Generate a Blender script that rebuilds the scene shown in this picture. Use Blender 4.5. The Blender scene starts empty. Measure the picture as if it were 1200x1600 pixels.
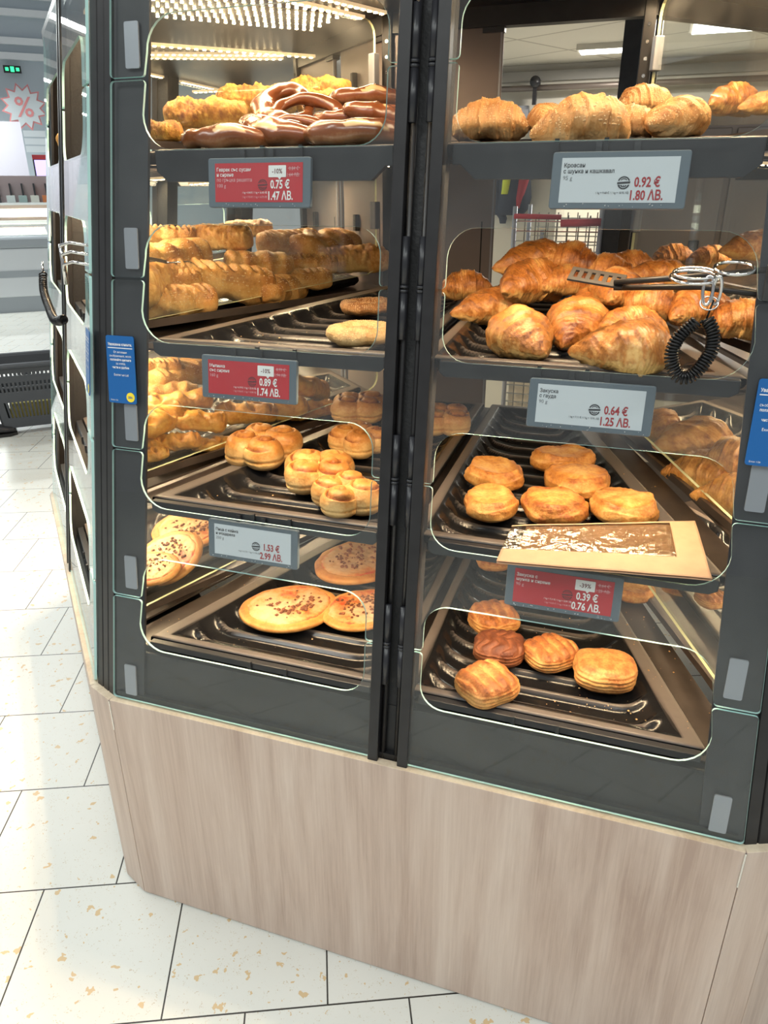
import bpy, bmesh, math, random
from mathutils import Vector, Matrix, Euler, noise
PI = math.pi
FLOOR_ORIGIN = (.0734, .0641, 0); TILE = .328
LED_W = 2.25
WORLD = .34; LAMP = .9; EXPO = 0.0

random.seed(7)
scn = bpy.context.scene
COL = scn.collection
# ------------------------------------------------------------------ materials
def newmat(name):
    m = bpy.data.materials.new(name); m.use_nodes = True
    nt = m.node_tree; nt.nodes.clear()
    out = nt.nodes.new('ShaderNodeOutputMaterial')
    return m, nt, out
def N(nt, typ, **kw):
    n = nt.nodes.new(typ)
    for k, v in kw.items():
        if k in n.inputs: n.inputs[k].default_value = v
        else: setattr(n, k, v)
    return n
def c4(c): return (c[0], c[1], c[2], 1)
def plain(name, col, rough=.5, metal=0, spec=.5, coat=0, bump=0, bscale=200, var=0, vscale=8, emit=None, es=0):
    m, nt, out = newmat(name)
    p = N(nt, 'ShaderNodeBsdfPrincipled'); nt.links.new(p.outputs[0], out.inputs[0])
    p.inputs['Base Color'].default_value = c4(col); p.inputs['Roughness'].default_value = rough
    p.inputs['Metallic'].default_value = metal; p.inputs['Specular IOR Level'].default_value = spec
    p.inputs['Coat Weight'].default_value = coat
    tc = N(nt, 'ShaderNodeTexCoord')
    if var:
        n = N(nt, 'ShaderNodeTexNoise', Scale=vscale, Detail=5.0)
        nt.links.new(tc.outputs['Object'], n.inputs['Vector'])
        r = N(nt, 'ShaderNodeValToRGB')
        r.color_ramp.elements[0].position = .3; r.color_ramp.elements[1].position = .7
        r.color_ramp.elements[0].color = c4([x*(1-var) for x in col]); r.color_ramp.elements[1].color = c4([min(1, x*(1+var)) for x in col])
        nt.links.new(n.outputs['Fac'], r.inputs[0]); nt.links.new(r.outputs[0], p.inputs['Base Color'])
    if bump:
        n2 = N(nt, 'ShaderNodeTexNoise', Scale=bscale, Detail=3.0)
        nt.links.new(tc.outputs['Object'], n2.inputs['Vector'])
        b = N(nt, 'ShaderNodeBump', Strength=bump, Distance=.002)
        nt.links.new(n2.outputs['Fac'], b.inputs['Height']); nt.links.new(b.outputs[0], p.inputs['Normal'])
    if emit:
        p.inputs['Emission Color'].default_value = c4(emit); p.inputs['Emission Strength'].default_value = es
    return m
def glassmat(name, tint=(.97, .985, .98), haze=.03, hcol=(.9, .88, .86), refl=1.0):
    m, nt, out = newmat(name)
    lw = N(nt, 'ShaderNodeLayerWeight', Blend=.5)
    pw = N(nt, 'ShaderNodeMath', operation='POWER'); pw.inputs[1].default_value = 5
    nt.links.new(lw.outputs['Facing'], pw.inputs[0])
    ma = N(nt, 'ShaderNodeMath', operation='MULTIPLY_ADD'); ma.inputs[1].default_value = .94*refl; ma.inputs[2].default_value = .042*refl
    nt.links.new(pw.outputs[0], ma.inputs[0])
    tr = N(nt, 'ShaderNodeBsdfTransparent', Color=c4(tint))
    gl = N(nt, 'ShaderNodeBsdfGlossy', Roughness=.02); gl.inputs['Color'].default_value = (1, 1, 1, 1)
    df = N(nt, 'ShaderNodeBsdfDiffuse', Color=c4(hcol))
    tc = N(nt, 'ShaderNodeTexCoord')
    nz = N(nt, 'ShaderNodeTexNoise', Scale=9.0, Detail=6.0, Roughness=.65)
    nt.links.new(tc.outputs['Object'], nz.inputs['Vector'])
    mr = N(nt, 'ShaderNodeMapRange'); mr.inputs[1].default_value = .35; mr.inputs[2].default_value = .8; mr.inputs[3].default_value = haze*.35; mr.inputs[4].default_value = haze*2
    nt.links.new(nz.outputs['Fac'], mr.inputs[0])
    m1 = N(nt, 'ShaderNodeMixShader'); m2 = N(nt, 'ShaderNodeMixShader')
    nt.links.new(mr.outputs[0], m1.inputs[0]); nt.links.new(tr.outputs[0], m1.inputs[1]); nt.links.new(df.outputs[0], m1.inputs[2])
    nt.links.new(ma.outputs[0], m2.inputs[0]); nt.links.new(m1.outputs[0], m2.inputs[1]); nt.links.new(gl.outputs[0], m2.inputs[2])
    nt.links.new(m2.outputs[0], out.inputs[0])
    return m
def wood(name, a, b, c):
    m, nt, out = newmat(name)
    p = N(nt, 'ShaderNodeBsdfPrincipled', Roughness=.45); nt.links.new(p.outputs[0], out.inputs[0])
    tc = N(nt, 'ShaderNodeTexCoord')
    mp = N(nt, 'ShaderNodeMapping'); mp.inputs['Scale'].default_value = (14, 14, 1.1)
    nt.links.new(tc.outputs['Object'], mp.inputs[0])
    n1 = N(nt, 'ShaderNodeTexNoise', Scale=1.0, Detail=6.0, Roughness=.6, Distortion=.6)
    nt.links.new(mp.outputs[0], n1.inputs['Vector'])
    mp2 = N(nt, 'ShaderNodeMapping'); mp2.inputs['Scale'].default_value = (170, 170, 5)
    nt.links.new(tc.outputs['Object'], mp2.inputs[0])
    n2 = N(nt, 'ShaderNodeTexNoise', Scale=1.0, Detail=5.0, Roughness=.7)
    nt.links.new(mp2.outputs[0], n2.inputs['Vector'])
    # cathedral grain
    mp3 = N(nt, 'ShaderNodeMapping'); mp3.inputs['Scale'].default_value = (7, 7, .55)
    nt.links.new(tc.outputs['Object'], mp3.inputs[0])
    n3 = N(nt, 'ShaderNodeTexNoise', Scale=1.0, Detail=2.0)
    nt.links.new(mp3.outputs[0], n3.inputs['Vector'])
    mu = N(nt, 'ShaderNodeMath', operation='MULTIPLY'); mu.inputs[1].default_value = 22
    nt.links.new(n3.outputs['Fac'], mu.inputs[0])
    sn = N(nt, 'ShaderNodeMath', operation='SINE'); nt.links.new(mu.outputs[0], sn.inputs[0])
    r = N(nt, 'ShaderNodeValToRGB'); r.color_ramp.elements[0].color = c4(a); r.color_ramp.elements[1].color = c4(c)
    r.color_ramp.elements[0].position = .3; r.color_ramp.elements[1].position = .72
    e = r.color_ramp.elements.new(.5); e.color = c4(b)
    a1 = N(nt, 'ShaderNodeMath', operation='MULTIPLY_ADD'); a1.inputs[1].default_value = .035
    nt.links.new(sn.outputs[0], a1.inputs[0]); nt.links.new(n1.outputs['Fac'], a1.inputs[2])
    a2 = N(nt, 'ShaderNodeMath', operation='MULTIPLY_ADD'); a2.inputs[1].default_value = .45
    nt.links.new(n2.outputs['Fac'], a2.inputs[0]); nt.links.new(a1.outputs[0], a2.inputs[2])
    a3 = N(nt, 'ShaderNodeMath', operation='ADD'); a3.inputs[1].default_value = -.225
    nt.links.new(a2.outputs[0], a3.inputs[0]); nt.links.new(a3.outputs[0], r.inputs[0])
    nt.links.new(r.outputs[0], p.inputs['Base Color'])
    b_ = N(nt, 'ShaderNodeBump', Strength=.15, Distance=.001)
    nt.links.new(n2.outputs['Fac'], b_.inputs['Height']); nt.links.new(b_.outputs[0], p.inputs['Normal'])
    return m
def crust(name, pale, mid, dark, rough=.42, nscale=30, amt=.5, bump=.5, spec=.4, coat=0):
    """baked dough: a 'bake' attribute (how far each bit has browned) plus fine mottling"""
    m, nt, out = newmat(name)
    p = N(nt, 'ShaderNodeBsdfPrincipled', Roughness=rough); nt.links.new(p.outputs[0], out.inputs[0])
    p.inputs['Specular IOR Level'].default_value = spec; p.inputs['Coat Weight'].default_value = coat; p.inputs['Coat Roughness'].default_value = .25
    tc = N(nt, 'ShaderNodeTexCoord')
    at = N(nt, 'ShaderNodeAttribute', attribute_name='bake')
    n1 = N(nt, 'ShaderNodeTexNoise', Scale=float(nscale), Detail=6.0, Roughness=.65); nt.links.new(tc.outputs['Object'], n1.inputs['Vector'])
    n2 = N(nt, 'ShaderNodeTexNoise', Scale=260.0, Detail=3.0); nt.links.new(tc.outputs['Object'], n2.inputs['Vector'])
    s = N(nt, 'ShaderNodeMath', operation='SUBTRACT'); s.inputs[1].default_value = .5; nt.links.new(n1.outputs['Fac'], s.inputs[0])
    ma = N(nt, 'ShaderNodeMath', operation='MULTIPLY_ADD'); ma.inputs[1].default_value = amt*2
    nt.links.new(s.outputs[0], ma.inputs[0]); nt.links.new(at.outputs['Fac'], ma.inputs[2])
    s2 = N(nt, 'ShaderNodeMath', operation='SUBTRACT'); s2.inputs[1].default_value = .5; nt.links.new(n2.outputs['Fac'], s2.inputs[0])
    mb = N(nt, 'ShaderNodeMath', operation='MULTIPLY_ADD'); mb.inputs[1].default_value = amt*.5
    nt.links.new(s2.outputs[0], mb.inputs[0]); nt.links.new(ma.outputs[0], mb.inputs[2])
    r = N(nt, 'ShaderNodeValToRGB')
    r.color_ramp.elements[0].position = .12; r.color_ramp.elements[1].position = .92
    r.color_ramp.elements[0].color = c4(pale); r.color_ramp.elements[1].color = c4(dark)
    e = r.color_ramp.elements.new(.5); e.color = c4(mid)
    nt.links.new(mb.outputs[0], r.inputs[0]); nt.links.new(r.outputs[0], p.inputs['Base Color'])
    ad = N(nt, 'ShaderNodeMath', operation='MULTIPLY_ADD'); ad.inputs[1].default_value = .35
    nt.links.new(n2.outputs['Fac'], ad.inputs[0]); nt.links.new(n1.outputs['Fac'], ad.inputs[2])
    b_ = N(nt, 'ShaderNodeBump', Strength=bump, Distance=.003)
    nt.links.new(ad.outputs[0], b_.inputs['Height']); nt.links.new(b_.outputs[0], p.inputs['Normal'])
    return m
M = {}
M['wood'] = wood('pale_oak', (.42, .305, .245), (.55, .425, .352), (.65, .53, .45))
M['wood_edge'] = wood('oak_edge', (.55, .42, .29), (.68, .55, .40), (.78, .66, .50))
M['black'] = plain('black_metal', (.022, .022, .026), .32, 0, .5)
M['blackp'] = plain('black_post', (.016, .015, .016), .38, 0, .5, var=.25, vscale=30)
M['apron'] = plain('apron_black', (.007, .007, .008), .5)
M['groove'] = plain('groove_rubber', (.010, .010, .011), .6, bump=.6, bscale=150)
M['strip'] = plain('strip_grey', (.016, .017, .021), .5)
M['shelf'] = plain('shelf_plate', (.062, .048, .040), .36, .1, .5, var=.35, vscale=14)
M['rail'] = plain('rail_grey', (.016, .017, .020), .42)
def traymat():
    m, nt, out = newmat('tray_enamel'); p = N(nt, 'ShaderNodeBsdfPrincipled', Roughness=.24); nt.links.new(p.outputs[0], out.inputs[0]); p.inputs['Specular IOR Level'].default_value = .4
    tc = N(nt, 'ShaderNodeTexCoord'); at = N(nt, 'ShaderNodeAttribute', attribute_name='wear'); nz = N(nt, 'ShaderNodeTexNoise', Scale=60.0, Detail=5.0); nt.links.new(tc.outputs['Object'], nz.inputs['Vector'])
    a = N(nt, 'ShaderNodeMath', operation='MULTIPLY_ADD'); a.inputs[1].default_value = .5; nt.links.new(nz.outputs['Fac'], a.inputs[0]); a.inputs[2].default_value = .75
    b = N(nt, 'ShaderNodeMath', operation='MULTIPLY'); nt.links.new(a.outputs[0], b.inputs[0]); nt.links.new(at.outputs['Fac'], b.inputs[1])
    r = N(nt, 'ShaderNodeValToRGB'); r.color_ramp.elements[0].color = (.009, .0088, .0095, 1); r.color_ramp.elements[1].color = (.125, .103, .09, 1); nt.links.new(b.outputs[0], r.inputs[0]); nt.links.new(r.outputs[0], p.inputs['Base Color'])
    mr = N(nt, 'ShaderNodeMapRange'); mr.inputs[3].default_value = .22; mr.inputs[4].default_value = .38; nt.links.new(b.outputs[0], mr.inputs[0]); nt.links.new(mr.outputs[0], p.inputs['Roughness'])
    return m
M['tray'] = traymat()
M['glass'] = glassmat('flap_glass', haze=.010, refl=.8)
M['divglass'] = glassmat('divider_glass', (.96, .98, .955), haze=.02)
M['gedge'] = plain('glass_edge', (.55, .84, .79), .12, 0, 1.0)
M['gedgey'] = plain('divider_edge', (.78, .80, .50), .2, 0, .8)
M['tab'] = plain('pull_tab_grey', (.33, .34, .38), .35, .3)
M['steel'] = plain('back_steel', (.20, .165, .155), .4, .35, var=.15, vscale=4)
M['chrome'] = plain('chrome', (.75, .74, .72), .12, 1)
M['cord'] = plain('cord_black', (.006, .006, .0065), .25, 0, .35)
M['tongs'] = plain('tongs_black', (.018, .014, .012), .42)
M['bezel'] = plain('tag_bezel', (.105, .135, .165), .45)
M['scr_w'] = plain('epaper_white', (.60, .63, .67), .6)
M['scr_r'] = plain('epaper_red', (.50, .012, .022), .55)
M['ink_r'] = plain('ink_red', (.36, .010, .018), .6)
M['ink_k'] = plain('ink_black', (.015, .017, .024), .6)
M['ink_g'] = plain('ink_grey', (.20, .21, .23), .6)
M['ink_w'] = plain('ink_white', (.85, .83, .82), .6)
M['ink_p'] = plain('ink_pink', (.72, .40, .42), .6)
M['ink_d'] = plain('ink_maroon', (.13, .012, .018), .6)
M['blue'] = plain('notice_blue', (.010, .115, .36), .35)
M['yellow'] = plain('logo_yellow', (.95, .72, .04), .4)
M['paper'] = plain('kraft_paper', (.50, .30, .175), .7, var=.08, vscale=30, bump=.2, bscale=300)
M['led'] = plain('led_chip', (1, .85, .6), .4, emit=(1, .74, .42), es=26)
M['ledbar'] = plain('led_housing', (.75, .62, .45), .4, emit=(1, .70, .38), es=.7)
M['crumb'] = plain('crumb', (.62, .34, .13), .7, var=.3, vscale=400)
K = {
 'CR': crust('croissant_crust', (.76, .46, .16), (.50, .19, .042), (.15, .038, .009), .34, 42, .75, 1.0, coat=.2),
 'CRg': crust('golden_croissant_crust', (.74, .46, .17), (.60, .29, .075), (.28, .09, .02), .36, 50, .7, 1.0, coat=.15),  # golden crust, colour brightened in place of stronger light behind the right divider
 'SC': crust('sesame_croissant_crust', (.66, .42, .19), (.52, .26, .085), (.27, .095, .025), .5, 36, .55, .8),
 'GP': crust('gouda_crust', (.68, .40, .13), (.53, .23, .052), (.25, .068, .012), .45, 60, .8, 1.0),
 'SP': crust('puff_crust', (.58, .29, .09), (.37, .125, .032), (.12, .033, .010), .5, 60, .7, 1.0),
 'SPd': crust('puff_crust_dark', (.26, .09, .035), (.15, .042, .016), (.06, .016, .007), .5, 60, .6, 1.0),
 'RB': crust('swirl_crust', (.74, .47, .19), (.52, .23, .055), (.22, .062, .014), .42, 34, .55, .7),
 'PI': crust('pizza_crust', (.62, .33, .10), (.52, .21, .045), (.30, .085, .018), .5, 34, .6, .8),
 'SR': crust('ring_crust', (.68, .46, .20), (.46, .22, .075), (.22, .085, .025), .5, 70, .55, 1.0),
 'CS': crust('cheese_bread_crust', (.72, .44, .16), (.55, .26, .065), (.27, .09, .022), .5, 42, .65, 1.0),
 'LP': crust('lattice_crust', (.76, .44, .11), (.58, .25, .042), (.24, .066, .012), .4, 46, .6, .8),
 'PZ': crust('pretzel_crust', (.74, .50, .26), (.22, .068, .022), (.085, .024, .010), .24, 24, .14, .2, .5, coat=.4),
 'CB': crust('cheese_roll_crust', (.74, .42, .08), (.52, .22, .035), (.24, .07, .014), .5, 70, .8, 1.0),
}
def topping_mat():
    m, nt, out = newmat('pizza_topping')
    p = N(nt, 'ShaderNodeBsdfPrincipled', Roughness=.45); nt.links.new(p.outputs[0], out.inputs[0])
    tc = N(nt, 'ShaderNodeTexCoord')
    n1 = N(nt, 'ShaderNodeTexNoise', Scale=42.0, Detail=5.0, Roughness=.7); nt.links.new(tc.outputs['Object'], n1.inputs['Vector'])
    at = N(nt, 'ShaderNodeAttribute', attribute_name='bake')
    ad = N(nt, 'ShaderNodeMath', operation='ADD'); nt.links.new(n1.outputs['Fac'], ad.inputs[0]); nt.links.new(at.outputs['Fac'], ad.inputs[1])
    r = N(nt, 'ShaderNodeValToRGB'); cr = r.color_ramp
    cr.elements[0].position = .30; cr.elements[0].color = (.62, .40, .23, 1)
    cr.elements[1].position = .92; cr.elements[1].color = (.42, .035, .015, 1)
    for q, c in ((.50, (.60, .34, .16, 1)), (.62, (.58, .24, .07, 1)), (.76, (.46, .07, .020, 1))):
        e = cr.elements.new(q); e.color = c
    nt.links.new(ad.outputs[0], r.inputs[0]); nt.links.new(r.outputs[0], p.inputs['Base Color'])
    b_ = N(nt, 'ShaderNodeBump', Strength=.8, Distance=.003); nt.links.new(n1.outputs['Fac'], b_.inputs['Height']); nt.links.new(b_.outputs[0], p.inputs['Normal'])
    return m
M['topping'] = topping_mat()
M['mince'] = plain('mince', (.24, .085, .040), .6, var=.4, vscale=120)
M['seed'] = plain('sesame', (.72, .50, .26), .55)
def floormat():
    m, nt, out = newmat('terrazzo_tiles')
    p = N(nt, 'ShaderNodeBsdfPrincipled', Roughness=.30); nt.links.new(p.outputs[0], out.inputs[0])
    p.inputs['Specular IOR Level'].default_value = .45
    tc = N(nt, 'ShaderNodeTexCoord')
    mp = N(nt, 'ShaderNodeMapping'); mp.vector_type = 'TEXTURE'
    mp.inputs['Location'].default_value = FLOOR_ORIGIN; mp.inputs['Rotation'].default_value = (0, 0, math.radians(23.8))
    nt.links.new(tc.outputs['Object'], mp.inputs[0])
    br = N(nt, 'ShaderNodeTexBrick'); br.offset = .5; br.squash = 1
    br.inputs['Color1'].default_value = (1, 1, 1, 1); br.inputs['Color2'].default_value = (1, 1, 1, 1); br.inputs['Mortar'].default_value = (0, 0, 0, 1)
    br.inputs['Scale'].default_value = 1.0; br.inputs['Mortar Size'].default_value = .0017; br.inputs['Mortar Smooth'].default_value = 0
    br.inputs['Bias'].default_value = 0; br.inputs['Brick Width'].default_value = TILE; br.inputs['Row Height'].default_value = TILE
    nt.links.new(mp.outputs[0], br.inputs['Vector'])
    def chips(scale, thr, jit):
        nz = N(nt, 'ShaderNodeTexNoise', Scale=jit, Detail=2.0); nt.links.new(tc.outputs['Object'], nz.inputs['Vector'])
        mx = N(nt, 'ShaderNodeMix', data_type='VECTOR'); mx.inputs[0].default_value = .035
        nt.links.new(tc.outputs['Object'], mx.inputs[4]); nt.links.new(nz.outputs['Color'], mx.inputs[5])
        v = N(nt, 'ShaderNodeTexVoronoi', Scale=scale); nt.links.new(mx.outputs[1], v.inputs['Vector'])
        # chip present only in some cells, with a size that varies
        sep = N(nt, 'ShaderNodeSeparateColor'); nt.links.new(v.outputs['Color'], sep.inputs[0])
        th = N(nt, 'ShaderNodeMath', operation='MULTIPLY'); th.inputs[1].default_value = thr; nt.links.new(sep.outputs[0], th.inputs[0])
        th2 = N(nt, 'ShaderNodeMath', operation='SUBTRACT'); th2.inputs[1].default_value = thr*.45; nt.links.new(th.outputs[0], th2.inputs[0])
        lt = N(nt, 'ShaderNodeMath', operation='LESS_THAN'); nt.links.new(v.outputs['Distance'], lt.inputs[0]); nt.links.new(th2.outputs[0], lt.inputs[1])
        return lt
    big, small = chips(42.0, .62, 60.0), chips(120.0, .55, 150.0)
    nz = N(nt, 'ShaderNodeTexNoise', Scale=3.0, Detail=3.0); nt.links.new(tc.outputs['Object'], nz.inputs['Vector'])
    bs = N(nt, 'ShaderNodeValToRGB'); bs.color_ramp.elements[0].color = (.66, .67, .62, 1); bs.color_ramp.elements[1].color = (.76, .76, .71, 1)
    nt.links.new(nz.outputs['Fac'], bs.inputs[0])
    def mix(f, a, col):
        x = N(nt, 'ShaderNodeMix', data_type='RGBA'); nt.links.new(f, x.inputs[0]); nt.links.new(a, x.inputs[6])
        if isinstance(col, tuple): x.inputs[7].default_value = col
        else: nt.links.new(col, x.inputs[7])
        return x.outputs[2]
    o = mix(small.outputs[0], bs.outputs[0], (.55, .47, .34, 1)); o = mix(big.outputs[0], o, (.64, .48, .28, 1))
    o = mix(br.outputs['Fac'], o, (.035, .033, .03, 1))
    nt.links.new(o, p.inputs['Base Color'])
    return m
# ------------------------------------------------------------------ object helpers
def mesh_obj(name, me, mat, parent=None):
    o = bpy.data.objects.new(name, me); COL.objects.link(o)
    if mat is not None:
        for mm in (mat if isinstance(mat, (list, tuple)) else [mat]): me.materials.append(mm)
    if parent is not None: o.parent = parent
    return o
def thing(name, label, cat, loc=(0, 0, 0), rot=(0, 0, 0), group=None):
    o = bpy.data.objects.new(name, None); COL.objects.link(o); o.empty_display_size = .05
    o.location = loc; o.rotation_euler = rot
    return tag(o, label, cat, group)
def tag(o, label, cat, group=None, kind=None):
    o['label'] = label; o['category'] = cat
    if group: o['group'] = group
    if kind: o['kind'] = kind
    return o
def struct(o, label=None, cat=None):
    o['kind'] = 'structure'
    if label: o['label'] = label
    if cat: o['category'] = cat
    return o
class MB:
    """collects simple solids into one mesh"""
    def __init__(s): s.v, s.f, s.m = [], [], []
    def add(s, vs, fs, mi=0):
        b = len(s.v); s.v += [tuple(v) for v in vs]
        for f in fs: s.f.append([b+i for i in f]); s.m.append(mi)
        return s
    def box(s, x0, x1, y0, y1, z0, z1, mi=0, rot=None, c=None):
        vs = [(x, y, z) for z in (z0, z1) for y in (y0, y1) for x in (x0, x1)]
        if rot is not None:
            c = Vector(c or ((x0+x1)/2, (y0+y1)/2, (z0+z1)/2)); vs = [tuple(rot @ (Vector(v)-c) + c) for v in vs]
        return s.add(vs, [(0, 2, 3, 1), (4, 5, 7, 6), (0, 1, 5, 4), (2, 6, 7, 3), (0, 4, 6, 2), (1, 3, 7, 5)], mi)
    def prism(s, pts, d, mi=0, side=None):
        """2-D outline pts [(x,y)] from z=-d/2 to d/2"""
        n = len(pts); b = len(s.v)
        s.v += [(x, y, d/2) for x, y in pts] + [(x, y, -d/2) for x, y in pts]
        s.f.append([b+i for i in range(n)]); s.m.append(mi)
        s.f.append([b+n+i for i in reversed(range(n))]); s.m.append(mi)
        for i in range(n):
            j = (i+1) % n
            s.f.append([b+i, b+n+i, b+n+j, b+j]); s.m.append(mi if side is None else side)
        return s
    def loft(s, rings, closed=False, caps=True, mi=0):
        n = len(rings[0]); b = len(s.v)
        for r in rings: s.v += [tuple(p) for p in r]
        k = len(rings)
        for i in range(k if closed else k-1):
            i2 = (i+1) % k
            for j in range(n):
                j2 = (j+1) % n
                s.f.append([b+i*n+j, b+i*n+j2, b+i2*n+j2, b+i2*n+j]); s.m.append(mi)
        if caps and not closed:
            s.f.append([b+j for j in reversed(range(n))]); s.m.append(mi)
            s.f.append([b+(k-1)*n+j for j in range(n)]); s.m.append(mi)
        return s
    def tube(s, pts, r, n=8, closed=False, mi=0):
        pts = [Vector(p) for p in pts]; rings = []; k = len(pts)
        up = None
        for i, p in enumerate(pts):
            a = pts[(i-1) % k] if (closed or i) else p; c = pts[(i+1) % k] if (closed or i < k-1) else p
            t = (c-a).normalized()
            if up is None:
                up = t.cross(Vector((0, 0, 1)))
                if up.length < .1: up = t.cross(Vector((1, 0, 0)))
                up.normalize()
            up = (up - t*up.dot(t)); up.normalize(); w = t.cross(up)
            rr = r(i/(k-1)) if callable(r) else r
            rings.append([p + (up*math.cos(2*PI*j/n) + w*math.sin(2*PI*j/n))*rr for j in range(n)])
        return s.loft(rings, closed, not closed, mi)
    def cyl(s, p0, p1, r, n=16, mi=0): return s.tube([p0, p1], r, n, False, mi)
    def mesh(s, name, smooth=False, bevel=0, segs=2):
        me = bpy.data.meshes.new(name); me.from_pydata(s.v, [], s.f)
        for p, m in zip(me.polygons, s.m): p.material_index = m
        if bevel:
            bm = bmesh.new(); bm.from_mesh(me)
            es = [e for e in bm.edges if e.is_manifold and e.calc_face_angle(0) > .6]
            bmesh.ops.bevel(bm, geom=es, offset=bevel, segments=segs, affect='EDGES', profile=.5, clamp_overlap=True)
            bm.to_mesh(me); bm.free()
        me.validate()
        if smooth: me.polygons.foreach_set('use_smooth', [True]*len(me.polygons))
        me.update(); return me
    def obj(s, name, mat, parent=None, smooth=False, bevel=0, segs=2):
        return mesh_obj(name, s.mesh(name, smooth, bevel, segs), mat, parent)
def arc(cx, cy, r, a0, a1, n=7):
    return [(cx+r*math.cos(math.radians(a0+(a1-a0)*i/n)), cy+r*math.sin(math.radians(a0+(a1-a0)*i/n))) for i in range(n+1)]
def rrect(x0, x1, y0, y1, r):
    return arc(x0+r, y0+r, r, 180, 270) + arc(x1-r, y0+r, r, 270, 360) + arc(x1-r, y1-r, r, 0, 90) + arc(x0+r, y1-r, r, 90, 180)
_tc = {}
def text_into(mb, s, x, y, size, z, mi, align='LEFT', bold=0, sx=1.0):
    """lettering in the XY plane as real filled outlines"""
    cu = bpy.data.curves.new('lettering', 'FONT'); cu.body = s; cu.size = size; cu.align_x = align; cu.offset = bold*size; cu.resolution_u = 2
    cu.fill_mode = 'FRONT'
    o = bpy.data.objects.new('lettering', cu); COL.objects.link(o)
    dg = bpy.context.evaluated_depsgraph_get(); dg.update()
    me = bpy.data.meshes.new_from_object(o.evaluated_get(dg))
    mb.add([(x+v.co.x*sx, y+v.co.y, z) for v in me.vertices], [tuple(p.vertices) for p in me.polygons], mi)
    bpy.data.objects.remove(o); bpy.data.curves.remove(cu); bpy.data.meshes.remove(me)
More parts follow.
